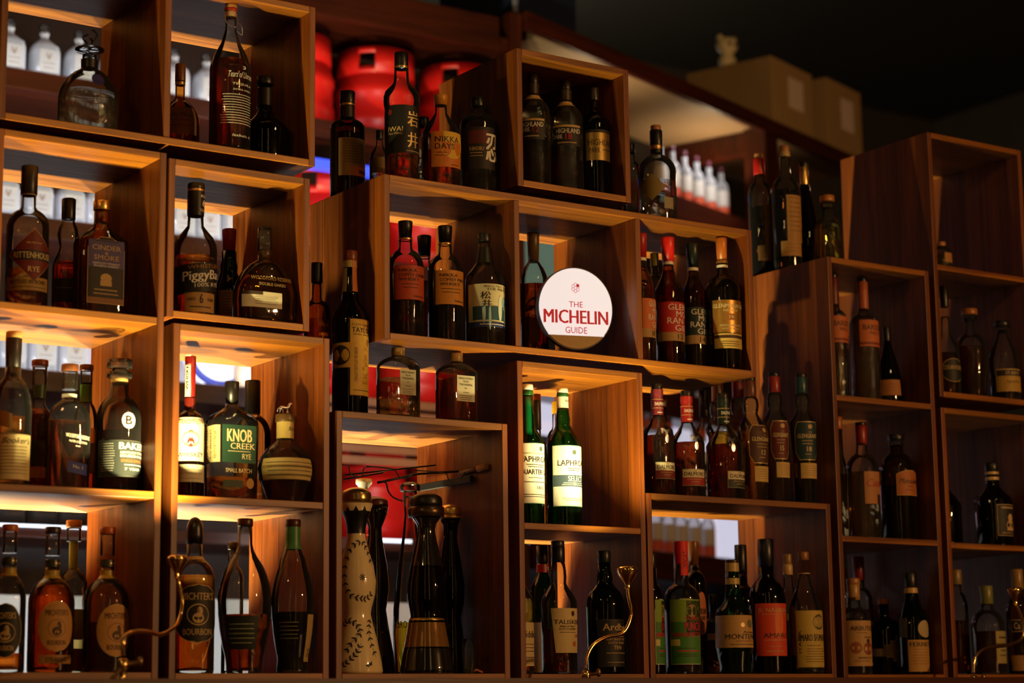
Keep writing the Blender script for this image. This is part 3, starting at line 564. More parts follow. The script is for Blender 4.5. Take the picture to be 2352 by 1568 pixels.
B('ridged clear bottle with a square wooden stopper behind the tan-labelled pair', 162, .25, 'A4', [(1305, 24), (1310, 30), (1322, 56), (1340, 68), (1352, 64), (1366, 70), (1380, 66), (1400, 70), (None, 70)], 'emb', ('pale', 1400), caps=[(1195, 1212, 36, CORK), (1212, 1243, 34, GCAP, 'cyl', 'glass_stopper'), (1243, 1306, 20, '8f9a5a')], labels=[dict(y=(1400, 1470), x=140, xr=196, m='8a7a4a'), dict(y=(1490, 1540), x=140, xr=196, m='7a6030')])

# --- tall box
CER = plain('white_ceramic', (.78, .62, .34), .15, 0, .05, coat=.6)
SCL = [(1180, 62), (1195, 50), (1215, 42), (1232, 42), (1260, 56), (1300, 80), (1335, 92), (1365, 88), (1395, 72), (1410, 68), (1430, 76), (1470, 98), (1520, 118), (None, 124)]
r, p, zf, sc = B('white ceramic bottle painted with dark leaf wreaths under a gold ball cap', 818, .10, 'C', [(1157, 76)]+SCL, solid=CER, caps=[(1119, 1158, 70, plain('antique_gold', (.42, .28, .10), .25, .9), 'dome', 'gold_cap')], bands=[(1175, 1226, '0d0c0c')], name='ceramic_bottle', parts=False, labels=[
  dict(y=(1230, 1400), x=790, c=-18, m=None, ops=[]), ])
def leaf(s_, u, v, a, l, m='16182a'):
    c, q = math.cos(a), math.sin(a); V = []
    for k in range(8):
        t = 2*math.pi*k/8; x, y = math.cos(t)*l, math.sin(t)*l*.36*(1-.4*math.cos(t)); V.append((u+x*c-y*q, v+x*q+y*c))
    s_.poly(V, [tuple(range(8))[::-1]], .0009, m)
def pprof(zfz): return zfz
def paint(root, p, zf, prof, fn):
    X, Y, zb = p; phv = -math.atan2(X, Y)
    pr = sorted([(w_/2/(F/Vector((X, Y, zb)).dot(CF)), 0 if y is None else zf(y)) for y, w_ in prof], key=lambda q: q[1])
    def pos(u, v, off):
        z = -v; rr = interp(pr, z); t = phv+u/max(rr, .01); return (math.sin(t)*(rr+off), -math.cos(t)*(rr+off), z)
    s_ = Sheet(pos, 1, 1); fn(s_); s_.done('painted_leaves', root)
def wreath(s_):
    k = sc(0)
    def at(px, py): return (px-818)/k*1.12, -zf(py)
    def vine(pts, n, l=.0052, both=True):
        q = smooth_pts([(*at(*a), 0) for a in pts], 6); ln = max(1, len(q)//n)
        for i in range(0, len(q)-1):
            d = q[i+1]-q[i]; nn = Vector((-d.y, d.x, 0)).normalized()*.0004
            s_.poly([(q[i].x-nn.x, q[i].y-nn.y), (q[i+1].x-nn.x, q[i+1].y-nn.y), (q[i+1].x+nn.x, q[i+1].y+nn.y), (q[i].x+nn.x, q[i].y+nn.y)], [(0, 1, 2, 3), ], .0008, '16182a')
            if i % ln == 0:
                a = math.atan2(d.y, d.x)
                for sg in ((-1, 1) if both else (1,)):
                    b_ = a+sg*.8; leaf(s_, q[i].x+math.cos(b_)*l*1.1, q[i].y+math.sin(b_)*l*1.1, b_, l)
    vine([(826, 1245), (806, 1262), (794, 1300), (794, 1340), (806, 1368), (826, 1376)], 8)
    vine([(832, 1245), (846, 1268), (856, 1300)], 4); vine([(826, 1376), (842, 1376), (856, 1362)], 4)
    vine([(790, 1438), (802, 1426), (820, 1436), (826, 1456), (808, 1478), (796, 1500)], 8); vine([(850, 1424), (846, 1450), (852, 1480), (864, 1510)], 6)
    vine([(790, 1530), (806, 1516), (820, 1500), (828, 1480)], 5)
    for a in range(6): u, v = at(846, 1530); leaf(s_, u+.006*math.cos(a-2.6*1), v+.006*math.sin(-a*.6-.2), -a*.5-.3, .005)
    u, v = at(832, 1328)
    for a in range(8): leaf(s_, u+.006*math.cos(a*math.pi/4), v+.006*math.sin(a*math.pi/4), a*math.pi/4, .004, '5a4a20')
    s_.disc(u, v, .003, '5a4a20', .0009)
    for px in (800, 818, 836): u, v = at(px, 1180); s_.poly([(u-.008, v), (u+.008, v), (u, v-.016)], [(0, 1, 2)], .0016, '0d0c0c')
paint(r, p, zf, [(1157, 76)]+SCL, wreath)
BLK = plain('black_glaze', (.012, .010, .010), .12, 0, .05, coat=1)
B('black glazed twin of the white ceramic bottle, standing behind it', 862, .23, 'C', [(1165, 62), (1180, 56), (1212, 30), (1240, 34), (1300, 56), (1350, 66), (1400, 50), (1440, 62), (1500, 84), (None, 96)], solid=BLK, caps=[(1140, 1168, 60, '4a1208', 'dome')], name='ceramic_bottle', parts=False)
B('milky glass stopper bottle at the back of the tall box', 836, .34, 'C', sh(24, 1132, 1200, 32, 1240), 'clear', None, caps=[(1100, 1134, 38, plain('milky_glass', (.6, .62, .5), .15), 'flare', 'glass_stopper')])
B('clear tapering bottle with yellow spirit between the two ceramic bottles', 944, .26, 'C', [(1140, 34), (1180, 26), (1230, 36), (1290, 56), (1350, 70), (1400, 80), (1450, 84), (None, 78)], 'clear', ('yellow', 1430), caps=[(1106, 1128, 46, GCAP, 'dome', 'glass_stopper'), (1128, 1142, 32, GCAP, 'cyl', 'stopper_neck')], labels=[dict(y=(1425, 1445), x=905, xr=940, m=None, ops=[('t', 'CORO', .5, .8, .8, TXT)])])
B('black and smoky glass hourglass bottle with a large black ball cap', 981, .09, 'C', [(1188, 66), (1200, 46), (1216, 38), (1240, 46), (1290, 70), (1340, 88), (1372, 90), (1400, 80), (1416, 74), (1424, 82), (1450, 90), (1486, 104), (1492, 108), (None, 124)], solid=None, g='dark', liq=('gold', 1330),
  caps=[(1132, 1166, 74, K, 'dome', 'ball_cap'), (1164, 1188, 84, plain('aged_bronze', (.10, .06, .03), .3, .8), 'cyl', 'carved_collar')], bands=[(1190, 1300, BLK), (1420, 1425, GLD), (1430, 1486, plain('smoky_amber_glaze', (.30, .15, .04), .12, .4, coat=.6)), (1490, 1546, BLK), (1547, 1550, GLD, .0006)], name='hourglass_bottle')
B('clear hourglass bottle with a gold ball cap behind the black one', 1037, .27, 'C', [(1190, 50), (1205, 36), (1235, 30), (1290, 48), (1345, 64), (1385, 60), (1420, 46), (1450, 54), (1500, 62), (None, 66)], 'dark', ('damber', 1440), caps=[(1157, 1188, 50, GLD, 'dome', 'gold_cap'), (1186, 1192, 60, GLD)], name='hourglass_bottle')
B('small empty shot glass standing beside the black hourglass bottle', 1078, .035, 'C', [(1467, 32), (1500, 31), (1530, 29), (None, 27)], 'clear', None, name='shot_glass', cat='glass')

# --- on top of the tall box
B('long-necked dark bottle with a yellow cross-shaped label on the tall box', 804, .09, 'CT', [(598, 30), (640, 32), (670, 36), (690, 40), (705, 60), (722, 78), (740, 83), (None, 83)], 'dark', ('black', 720), caps=[(577, 600, 34, '7a3412')], bands=[(600, 616, 'b9a256')],
  labels=[dict(y=(793, 850), x=765, xr=826, m='cfa23c', ops=[('d', -.12, .5, .4, '2a2418', .4)]), dict(y=(740, 912), x=805, xr=846, m='d8ac44', bd='a87c20', ops=[('t', 'COLONEL', .07, .03, .9, TXT), ('t', 'TAYLOR', .14, .07, .9, TXT, 0, .03), ('t', 'SMALL BATCH', .20, .02, .8, TXT), ('d', .25, .3, .03, 'a86a20', .05), ('v', 'STRAIGHT KENTUCKY BOURBON', -.3, .6, .45, .12, TXT), ('v', 'E. H. Taylor, Jr.', .15, .6, .5, .35, 'a86a20'), ('m', .94, .8, .01, TXT)]), dict(y=(618, 672), x=787, xr=797, m='b9a256'), dict(y=(600, 672), x=809, xr=819, m='b5641e')])
B('short square clear bottle of pale spirit with a small cream label', 915, .09, 'CT', sh(30, 812, 820, 101, 846, 'r'), 'clear', ('pale', 872), caps=[(799, 818, 31, 'a89058', 'cyl', 'screw_collar')], sec=(5, .8), labels=[dict(y=(853, 911), x=919, xr=955, m='b8b090', ops=[('t', 'NIKKA WHISKY', .12, .07, .85, TXT), ('t', 'FROM', .24, .06, .3, TXT), ('t', 'THE BARREL', .36, .07, .75, TXT), ('m', .5, .2, .02, TXT), ('m', .66, .4, .02, TXT)]+mt(.78, .86, .93))])
B('short square bottle of amber spirit with a small cream label', 1049, .09, 'CT', sh(30, 828, 836, 97, 860, 'r'), 'clear', ('amber', 855), caps=[(811, 832, 31, 'a89058', 'cyl', 'screw_collar')], sec=(5, .8), labels=[dict(y=(867, 926), x=1050, xr=1090, m='ccc6a8', ops=[('t', 'NIKKA WHISKY', .12, .07, .85, TXT), ('t', 'FROM', .24, .06, .3, TXT), ('t', 'THE BARREL', .36, .07, .75, TXT), ('m', .5, .2, .02, TXT), ('m', .66, .4, .02, TXT)]+mt(.78, .86, .93))])

# --- on top of the long box
B('dark flat-shouldered bottle with a cream back label, leftmost on the long box', 798, .24, 'DT', sh(33, 262, 276, 80, 296, 'r'), 'brown', ('black', 310), caps=[(211, 240, 35, K)], bands=[(240, 244, GLD), (246, 272, '2a1808')], labels=[dict(y=(326, 412), x=778, xr=838, m='b08c50', ops=[('m', .08+.07*i, .8, .012, TXT) for i in range(9)]+[('r', .1, .42, .84, .93, '3a2a18')])])
B('small round clear bottle with a beige label behind the black kanji label', 872, .33, 'DT', sh(16, 318, 330, 46, 362, 's'), 'clear', ('pale', 372), caps=[(300, 320, 18, K)], labels=[dict(y=(366, 402), x=853, xr=885, m='8a6c34', ops=mt(.3, .5, .7))])
B('tall curvy bottle with a black label and gold kanji', 923, .10, 'DT', [(158, 32), (170, 33), (190, 36), (198, 48), (212, 76), (228, 85), (242, 82), (252, 78), (270, 79), (None, 77)], 'clear', ('amber', 340), caps=[(122, 154, 32, K)], bands=[(154, 159, GLD)],
  labels=[dict(y=(251, 361), x=886, c=-3, m='0e0d0d', ops=[('t', '岩', .28, .32, .22, GOLDT, .07, .03), ('t', '井', .72, .32, .22, GOLDT, .07, .03), ('t', 'IWAI', .50, .1, .27, BEI, -.26, .02), ('t', 'Mars Whisky', .60, .06, .26, BEI, -.26, 0, .2), ('d', -.36, .14, .05, '7a1a14', .06), ('m', .95, .4, .02, BEI, .1)])])
B('black-capped bottle peeping out behind the kanji-labelled bottle', 974, .29, 'DT', sh(24, 292, 305, 60, 330), 'clear', ('pale', 350), caps=[(270, 292, 26, K)])
B('clear bottle with a yellow stopper and orange and yellow label', 1014, .11, 'DT', [(242, 27), (262, 29), (275, 46), (290, 72), (305, 86), (320, 91), (None, 90)], 'clear', ('amber', 352), caps=[(219, 243, 33, 'd08a20', 'tap')],
  labels=[dict(y=(313, 394), x=991, xr=1057, m='d07a20', ops=[('d', .14, .38, .38, 'e0b83a', .38), ('r', -.15, .5, 0, .3, 'e0b83a'), ('t', 'NIKKA', .22, .16, .72, TXT, -.02, .015), ('t', 'DAYS', .42, .16, .56, TXT, -.1, .015), ('m', .6, .35, .02, TXT, -.2), ('m', .68, .35, .02, TXT, -.2), ('m', .93, .3, .02, TXT, .2)])])
B('black-capped bottle with a dark label and a large white kanji', 1100, .12, 'DT', sh(27, 242, 262, 84, 290), 'pale', ('pale', 410), caps=[(225, 246, 31, K)],
  labels=[dict(y=(302, 398), x=1064, c=6, m='1d1210', ops=[('t', '忍', .48, .66, .24, WHT, .04, .03), ('r', -.38, -.05, .08, .4, '5a1410'), ('t', 'SHINOBU', .52, .09, .24, BEI, -.24, .02), ('m', .62, .24, .02, BEI, -.24), ('m', .69, .24, .02, BEI, -.24)])])
B('clear corked bottle with a gold angular label, right of the small top box', 1512, .09, 'DT', sh(27, 345, 358, 88, 395, 'r'), 'clear', ('water', 420), caps=[(289, 301, 24, CORK), (300, 336, 29, K)], bands=[(336, 344, GLD), (345, 352, K)], labels=[dict(y=(408, 470), x=1472, xr=1530, s='diamond', m='8f7a40'), dict(y=(462, 488), x=1526, xr=1546, m='9a9070')])
B('clear bottle half hidden by the right side of the small top box', 1452, .17, 'DT', sh(20, 352, 370, 42, 395), 'clear', None, caps=[(330, 352, 22, '30281c')])

# --- small top box
def hp(label, x, t, W, yb, lab, nw=28):
    return B(label, x, .10, 'HP', sh(nw, t+20, t+56, W, t+92, 'r'), 'emb', ('damber', t+150), caps=[(t, t+22, nw*.95, '1c1710')], bands=[(t+22, t+46, '2c1c10'), (t+50, t+62, BEI)], labels=lab)
hp('embossed dark bottle with a silver number 12, left in the small top box', 1228, 172, 77, 0, [dict(y=(282, 330), x=1196, xr=1250, m='0f0e0d', ops=[('r', -.5, .5, 0, .1, BEI), ('t', 'HIGHLAND', .28, .22, .9, WHT, 0, .01), ('t', 'PARK', .52, .2, .35, WHT, -.25, .01), ('t', '12', .52, .26, .25, '8f2018', .15, .02), ('m', .84, .7, .05, BEI)])])
hp('embossed dark bottle with a red number 18, middle of the small top box', 1303, 187, 78, 0, [dict(y=(297, 345), x=1272, xr=1332, m='0f0e0d', ops=[('r', -.5, .5, 0, .1, BEI), ('t', 'HIGHLAND', .28, .22, .85, WHT, .05, .01), ('t', 'PARK', .55, .2, .3, WHT, -.3, .01), ('t', '18', .55, .28, .22, 'b02018', .05, .02), ('m', .84, .7, .05, BEI)])])
B('slim-necked black bottle with a gold metallic label in the small top box', 1369, .10, 'HP', sh(20, 215, 262, 68, 292), 'dark', ('black', 300), caps=[(203, 232, 22, '2a2418')], labels=[dict(y=(306, 376), x=1346, c=0, m=plain('gold_label', (.42, .28, .08), .35, .8), ops=[('t', 'HIGHLAND', .42, .2, .85, TXT), ('t', 'PARK', .68, .17, .3, TXT, -.25), ('m', .66, .4, .03, TXT, .15), ('r', -.5, .5, 0, .1, K)])])

# --- long box, left bay
def nik(label, x, dy, t, W, lc, tx, **k):
    return B(label, x, dy, 'D', sh(32, t+36, t+66, W, t+104), 'clear', ('black', t+185), caps=[(t, t+38, 34, K, 'tap')], bands=[(t+40, t+43, GLD)], labels=[dict(y=(t+108, t+186), x=k['x0'], xr=k['x1'], m=lc, ops=[('t', 'NIKKA', .15, .09, .5, TXT, -.12, .02), ('t', tx, .28, .09, .8, TXT, .03, .02), ('t', 'WHISKY', .41, .09, .58, TXT, -.08, .02), ('m', .55, .6, .02, TXT, -.05), ('m', .65, .5, .02, TXT, -.05), ('t', 'NIKKA', .9, .05, .35, TXT, .2)])])
nik('black-capped bottle with an orange-red label in the long box', 932, .10, 509, 84, 'b8481c', 'COFFEY GRAIN', x0=907, x1=973)
nik('black-capped bottle with a yellow-orange label in the long box', 1024, .10, 520, 82, 'cf8a2c', 'COFFEY MALT', x0=1001, x1=1064)
B('black-capped bottle mostly hidden by the left side of the long box', 882, .20, 'D', sh(26, 590, 606, 60, 636), 'clear', ('black', 640), caps=[(530, 590, 28, K)], bands=[(588, 591, GLD)])
B('shorter black-capped bottle behind the two coloured-label bottles', 976, .27, 'D', sh(27, 585, 612, 66, 645), 'clear', ('black', 650), caps=[(542, 588, 33, K, 'tap')], bands=[(590, 593, GLD)])
B('clear bottle with a blue wave and mountain label in the long box', 1115, .11, 'D', [(555, 27), (566, 27), (572, 30), (590, 36), (606, 42), (616, 58), (630, 80), (645, 91), (None, 90)], 'clear', ('pale', 740), caps=[(537, 556, 30, '1d1c1a')], bands=[(570, 606, K)],
  labels=[dict(y=(660, 758), x=1077, c=-2, m='c8bd94', ops=[('t', 'SINGLE MALT WHISKY', .06, .04, .6, TXT, .1), ('t', 'THE MATSUI', .13, .06, .5, TXT, .1), ('t', '松', .27, .17, .17, TXT, -.17, .03), ('t', '井', .46, .17, .16, TXT, -.15, .03), ('d', .24, .44, .13, '7fa0b4', .16), ('d', .28, .46, .08, '2a4658', .2), ('r', -.4, .5, .52, .84, '1d4654'), ('d', .1, .56, .06, 'c8d0c0', .3), ('d', -.2, .66, .04, 'a8c0c0', .25), ('d', .25, .7, .03, 'c8d0c0', .22), ('d', -.1, .78, .03, '8fb0b0', .3), ('r', -.5, .5, .88, 1, '1c2f66'), ('m', .94, .6, .02, WHT)])])
# --- long box, middle bay
B('dark bottle with a gold-brown capsule behind the round sign', 1229, .27, 'D', [(600, 26), (605, 30), (618, 48), (635, 62), (655, 64), (None, 66)], 'clear', ('damber', 655), caps=[(535, 602, 29, '6a5430', 'tap')], labels=[dict(y=(735, 790), x=1216, xr=1240, m='8a7040')])
# --- long box, right bay
def gm(label, x, t, W, capc, lc, num, x0, x1, capw=30, y2=120, g='amber', **k):
    L_ = [dict(y=(t+k.get('l0', 153), t+k.get('l1', 222)), x=x0, xr=x1, m=lc, ops=[('t', 'GLEN', .17, .2, .62, WHT, .14, .015), ('t', 'MO', .40, .2, .4, WHT, .25, .015), ('t', 'RAN', .62, .2, .5, WHT, .05, .015), ('t', 'GIE', .86, .2, .42, WHT, .22, .015)]),
          dict(y=(t+k.get('l1', 222), t+k.get('l1', 222)+20), x=x0+k.get('dx', 0), xr=x1, m='b8935a', ops=[('t', num, .5, .6, .2, TXT, .2)])]
    return B(label, x, .10, 'D', [(t+58, 24), (t+72, 25), (t+90, 36), (t+108, 54), (t+125, W), (None, W-2)], g, ('damber', t+76), caps=[(t, t+56, capw, capc, 'tap')], bands=[(t+56, t+63, WHT)], labels=L_)
gm('red-capped bottle with an orange label cut by the bay divider', 1478, 537, 62, 'b8281c', 'd8702a', '10', 1476, 1506, g='clear')
gm('red-capped dark bottle with a bright red label in the long box', 1541, 546, 68, 'c8201c', 'c0241e', '12', 1512, 1574, 32)
gm('black-capped dark bottle with a dark green label in the long box', 1598, 560, 56, '0f1a16', '16302a', '14', 1570, 1624, 30, l0=150, l1=214)
B('copper-capped bottle with a shining bronze label, right end of the long box', 1666, .12, 'D', sh(25, 600, 634, 80, 668), 'brown', ('black', 650), caps=[(547, 601, 26, 'b5641e', 'tap')], bands=[(600, 606, '8a5a20'), (610, 616, WHT)],
  labels=[dict(y=(696, 770), x=1638, xr=1703, m=plain('bronze_label', (.50, .27, .06), .35, .7), ops=[('t', 'GLENMORANGIE', .18, .13, .95, CRM, 0, .02), ('t', 'NECTAR', .32, .07, .4, CRM, 0), ('r', -.12, .12, .42, .62, '9a5a18'), ('t', '19', .52, .1, .12, CRM), ('t', 'HIGHLAND SINGLE MALT', .78, .06, .6, CRM), ('t', 'SCOTCH WHISKY', .88, .05, .5, CRM)]), dict(y=(772, 806), x=1642, xr=1703, m='c8a850', ops=[('r', -.5, .5, .12, .32, DB), ('m', .55, .6, .05, TXT), ('m', .7, .6, .05, TXT), ('m', .85, .6, .05, TXT)])])
B('pale capsule bottle behind the bright red label', 1510, .26, 'D', sh(18, 610, 632, 48, 655), 'clear', ('amber', 680), caps=[(582, 612, 20, '8f8430')])

# --- bright bay beside the lamp
B('left green bottle with a tall white label and white cap in the bright bay', 1216, .10, 'L1', [(906, 25), (940, 25), (948, 29), (962, 34), (975, 32), (990, 44), (1008, 66), (1022, 72), (None, 70)], 'green', ('green', 1050), caps=[(883, 896, 26, 'e8e6dc'), (896, 908, 26, '1a5a24')],
  labels=[dict(y=(1022, 1158), x=1188, c=-2, m='ece9d8', bd='4f8a6a', ops=[('d', .12, .09, .04, '5a6a58'), ('r', -.45, .45, .16, .18, 'b8b8a0'), ('t', 'LAPHROAIG', .27, .095, .86, TXT, .05, .012), ('m', .36, .5, .012, TXT), ('m', .395, .5, .012, TXT), ('t', 'QUARTER CASK', .49, .1, .88, TXT, .05, .025), ('m', .58, .4, .01, TXT), ('m', .65, .8, .012, TXT), ('t', '1815', .745, .055, .2, TXT, .1), ('m', .86, .8, .012, TXT), ('m', .895, .8, .012, TXT)])])
B('right green bottle with a white label crossed by a blue-grey band in the bright bay', 1297, .10, 'L1', [(935, 25), (945, 28), (962, 34), (976, 33), (992, 48), (1010, 72), (1026, 81), (None, 80)], 'green', ('green', 1135), caps=[(892, 903, 26, 'e8e6dc'), (903, 912, 27, '1a5a24')], bands=[(912, 938, 'e6e2d2', .0006, [('t', 'ISLAY', .4, .2, .4, TXT, .2)])],
  labels=[dict(y=(1028, 1165), x=1271, c=2, m='eeecdf', bd='4f8a6a', ops=[('d', 0, .11, .04, '5a6a58'), ('t', 'LAPHROAIG', .29, .095, .86, TXT, .05, .012), ('m', .38, .4, .012, TXT), ('m', .41, .35, .012, TXT), ('r', -.5, .5, .49, .68, '3f5564'), ('t', 'SELECT', .55, .09, .42, WHT, .05, .03), ('m', .62, .6, .012, WHT), ('m', .65, .6, .012, WHT), ('d', 0, .635, .03, GOLDT), ('m', .88, .7, .012, BEI), ('m', .91, .5, .012, BEI)])])
B('clear bottle with an orange-topped dark capsule behind the left green bottle', 1236, .28, 'L1', sh(20, 985, 1005, 52, 1040), 'clear', ('gold', 1060), caps=[(905, 920, 22, 'b05a1c'), (918, 986, 22, '2a2c30')])
B('slim yellow-topped bottle behind the right green bottle', 1280, .29, 'L1', sh(14, 950, 985, 44, 1020), 'clear', ('pale', 1050), caps=[(922, 950, 15, 'c8981c')])
# --- bay with the lamp, lower
B('amber bottle with a cream label cut by the left side of the lamp bay', 1192, .10, 'L2', [(1318, 22), (1335, 24), (1352, 44), (1370, 66), (1385, 70), (None, 70)], 'clear', ('gold', 1375), caps=[(1262, 1320, 24, 'a02418', 'tap')], labels=[dict(y=(1430, 1530), x=1170, c=-4, m='c8b078', ops=[('t', 'Glenfiddich', .27, .16, .95, TXT), ('m', .5, .8, .015, TXT), ('m', .58, .8, .015, TXT), ('m', .66, .8, .015, TXT), ('m', .8, .8, .015, TXT)])])
B('light green bottle with a black cap behind the ragged-label bottle', 1250, .25, 'L2', [(1290, 26), (1318, 27), (1330, 40), (1345, 56), (1360, 60), (None, 58)], 'green', ('green', 1430), caps=[(1253, 1292, 27, K)], bands=[(1296, 1315, '9a2018', .0006, [('t', '12', .5, .4, .3, WHT, .2)])], labels=[dict(y=(1430, 1545), x=1226, xr=1244, m='b8b8a8')])
B('clear bottle with a navy cap and ragged-edged cream label', 1286, .10, 'L2', [(1287, 30), (1310, 36), (1325, 38), (1340, 36), (1350, 46), (1366, 70), (1382, 83), (None, 82)], 'clear', ('damber', 1445), caps=[(1242, 1256, 31, '2a3038'), (1255, 1290, 32, '14182a')],
  labels=[dict(y=(1398, 1500), x=1266, xr=1327, m='cdb47c', s='taper', ops=[('d', .15, .12, .05, TXT, .06), ('t', 'TALISKER', .31, .1, .85, TXT, .02, .015), ('t', 'SINGLE MALT', .41, .045, .5, TXT), ('t', 'SCOTCH WHISKY', .47, .045, .55, TXT), ('t', '10', .62, .08, .16, 'b84a24', .3), ('m', .54, .6, .012, TXT), ('d', .2, .8, .06, 'b86a30')])])
B('dark green, nearly black bottle beside the lit gooseneck lamp', 1393, .11, 'L2', [(1290, 28), (1310, 30), (1326, 38), (1338, 36), (1348, 48), (1362, 74), (1378, 86), (1395, 87), (None, 84)], 'dgreen', ('black', 1380), caps=[(1265, 1292, 30, '182018')],
  labels=[dict(y=(1425, 1530), x=1374, c=2, m='0f0e0c', bd='2c2820', ops=[('t', 'Ardbeg', .18, .2, .78, BEI, .02, .02), ('m', .36, .5, .015, BEI), ('t', 'ISLAY SINGLE MALT', .42, .05, .6, BEI), ('t', 'SCOTCH WHISKY', .5, .05, .5, BEI), ('t', 'TEN', .6, .08, .22, BEI, 0, .02), ('m', .72, .7, .015, BEI), ('m', .92, .6, .012, BEI)])])

# --- on the low box
def dal(label, x, dy, t, W, cc, lc, x0, x1):
    return B(label, x, dy, 'ET', [(t+70, 27), (t+78, 29), (t+92, 46), (t+106, 68), (t+122, W), (None, W)], 'clear', ('damber', t+120), caps=[(t, t+14, 26, K)], bands=[], labels=[dict(y=(t+184, t+220), x=x0, xr=x1, m='d8cfa8', bd='8a8a6a', ops=[('t', 'THE', .09, .06, .14, TXT), ('t', 'DALMORE', .28, .24, .86, TXT, 0, .02), ('r', -.5, .5, .5, 1, lc), ('m', .62, .7, .04, BEI), ('m', .78, .4, .04, BEI)]),
      dict(y=(t+104, t+142), x=x+2, xr=x+28, m=None, ops=[('t', 'Y', .32, .55, .95, STEEL, 0, .03), ('d', 0, .68, .12, STEEL, .24), ('t', 'M', .18, .3, .8, STEEL)])])
for a in (('dark-spirit bottle with a maroon neck sleeve, nearest the bright post', 1515, .10, 882, 74, '7a2a34', '7a2220', 1507, 1549), ('dark-spirit bottle with a red neck sleeve and red and white label', 1583, .10, 898, 78, '9a1f1a', 'a02420', 1569, 1617), ('dark-spirit bottle with a black-green neck sleeve and grey label', 1668, .10, 903, 86, '10201a', '2a3028', 1673, 1711)):
    r, p, zf, sc = dal(*a); t = a[3]; nwp = 29
    bm = bmesh.new(); pf = [(nwp/2/sc(0)*k, zf(y)) for y, k in ((t+72, .98), (t+36, 1.0), (t+30, .9), (t+26, 1), (t+13, .98))]
    lathe(bm, pf, 28, cap=False); link('neck_sleeve', bm, P(a[5], .4), r)
    bm2 = Sheet(lambda u, v, off, pf=pf, p=p: (math.sin(-.35+u/.0155)*(nwp/2/sc(0)+off), -math.cos(-.35+u/.0155)*(nwp/2/sc(0)+off), zf(t+36)-v), .03, zf(t+36)-zf(t+72))
    bm2.draw([('t', 'DALMORE', .3, .2, .9, WHT, .1), ('r', -.9, .9, 0, .03, BEI), ('r', -.9, .9, .55, .58, BEI), ('m', .85, .5, .06, WHT, .1)]); bm2.done('sleeve_lettering', r)
B('corked amber bottle behind the maroon-sleeved bottle', 1528, .26, 'ET', sh(18, 935, 975, 46, 1010, 's'), 'amber', ('amber', 1010), caps=[(918, 936, 22, '4a2a18')])
B('dark-necked bottle behind the red-sleeved bottle', 1624, .27, 'ET', sh(22, 955, 975, 48, 1010), 'clear', ('pale', 1040), caps=[(897, 958, 23, '1a1512')])
def gg(label, x, dy, t, W, cc, lc, num, x0, x1, front=True):
    lab = [dict(y=(t+115, t+200), x=x0, xr=x1, s='shield', m=lc, bd=GOLDT, ops=[('d', .1, .12, .06, BEI), ('t', 'THE', .27, .04, .14, BEI, .1), ('t', 'GLENGRANT', .37, .11, .85, CRM, .02, .02), ('m', .5, .5, .02, BEI), ('m', .58, .5, .02, BEI), ('t', num, .72, .13, .2, CRM, .05, .02), ('m', .86, .3, .02, BEI)]), dict(y=(t+208, t+243), x=x0+12, xr=x1+4, m='c8a860', ops=mt(.2, .35, .5, .65, .8))] if front else []
    return B(label, x, dy, 'ET', [(t+44, 25), (t+52, 34), (t+64, 37), (t+76, 34), (t+84, 30), (t+96, 42), (t+112, 62), (t+128, W), (t+200, W-4), (None, W-10)], 'pale' if front else 'clear', ('damber' if num == '18' else 'gold', t+118), caps=[(t, t+10, 26, K), (t+9, t+46, 27, cc)], labels=lab)
gg('brown-capsuled bottle with a brown shield label', 1732, .11, 866, 74, '5a2a18', '4a2a18', '12', 1722, 1764)
gg('red-capsuled bottle with a maroon shield label', 1788, .12, 856, 62, '8a241a', '5a1614', '15', 1772, 1810)
gg('teal-capsuled bottle with a teal shield label, rightmost on the low box', 1851, .12, 858, 60, '1a4048', '12343a', '18', 1828, 1874)
gg('brown-capsuled round-necked bottle behind, between the red and black-green sleeves', 1656, .29, 875, 48, '4a2416', 0, '', 0, 0, False)
gg('maroon-capsuled round-necked bottle behind the brown shield label', 1704, .29, 868, 50, '6a1c1a', 0, '', 0, 0, False)

# --- low box
SPL = lambda x0, x1: [dict(y=(1378, 1525), x=x0, xr=x1, s='arch', m='3a7a2a', bd='c8c89a', ops=[('r', -.5, .5, .0, .35, '7a9a2a'), ('r', .0, .5, .02, .56, '0f100c'), ('d', .18, .18, .09, 'a07838', .1), ('t', 'SUPER', .3, .06, .5, 'b02030', .22, .03), ('t', 'PUNCH', .42, .13, .55, 'b02030', .22, .04), ('t', 'JANNAMICO', .56, .1, .95, 'b02030', .0, .03), ('r', -.5, -.2, .62, .72, 'c8c070'), ('r', -.3, .4, .79, .81, 'b02030'), ('m', .76, .6, .012, TXT), ('m', .85, .7, .012, TXT), ('m', .88, .7, .012, TXT)])]
B('clear red-capped bottle with a green and black label in the low box', 1571, .10, 'E', sh(33, 1295, 1342, 82, 1376), 'clear', ('black', 1400), caps=[(1243, 1296, 33, 'd01c18')], labels=SPL(1541, 1606)+[dict(y=(1243, 1322), x=1563, xr=1580, m='d82a20', ops=[('v', 'IMPORT', 0, .55, .5, .5, DB)])])
B('dark twin of the green and black labelled bottle, cut by the low box side', 1500, .12, 'E', sh(28, 1305, 1340, 56, 1380), 'dark', ('black', 1400), caps=[(1270, 1306, 28, K)], labels=SPL(1506, 1526))
B('dark bottle with a brown cap and orange label behind the red-capped bottle', 1600, .27, 'E', sh(24, 1298, 1310, 56, 1345), 'dark', ('black', 1350), caps=[(1243, 1298, 26, '7a4a24', 'tap')], labels=[dict(y=(1360, 1460), x=1598, xr=1622, s='oval', m='b86a2c', ops=[('t', 'AMERICANO', .45, .14, .8, DB), ('t', 'ITALIANO', .6, .1, .6, DB)])])
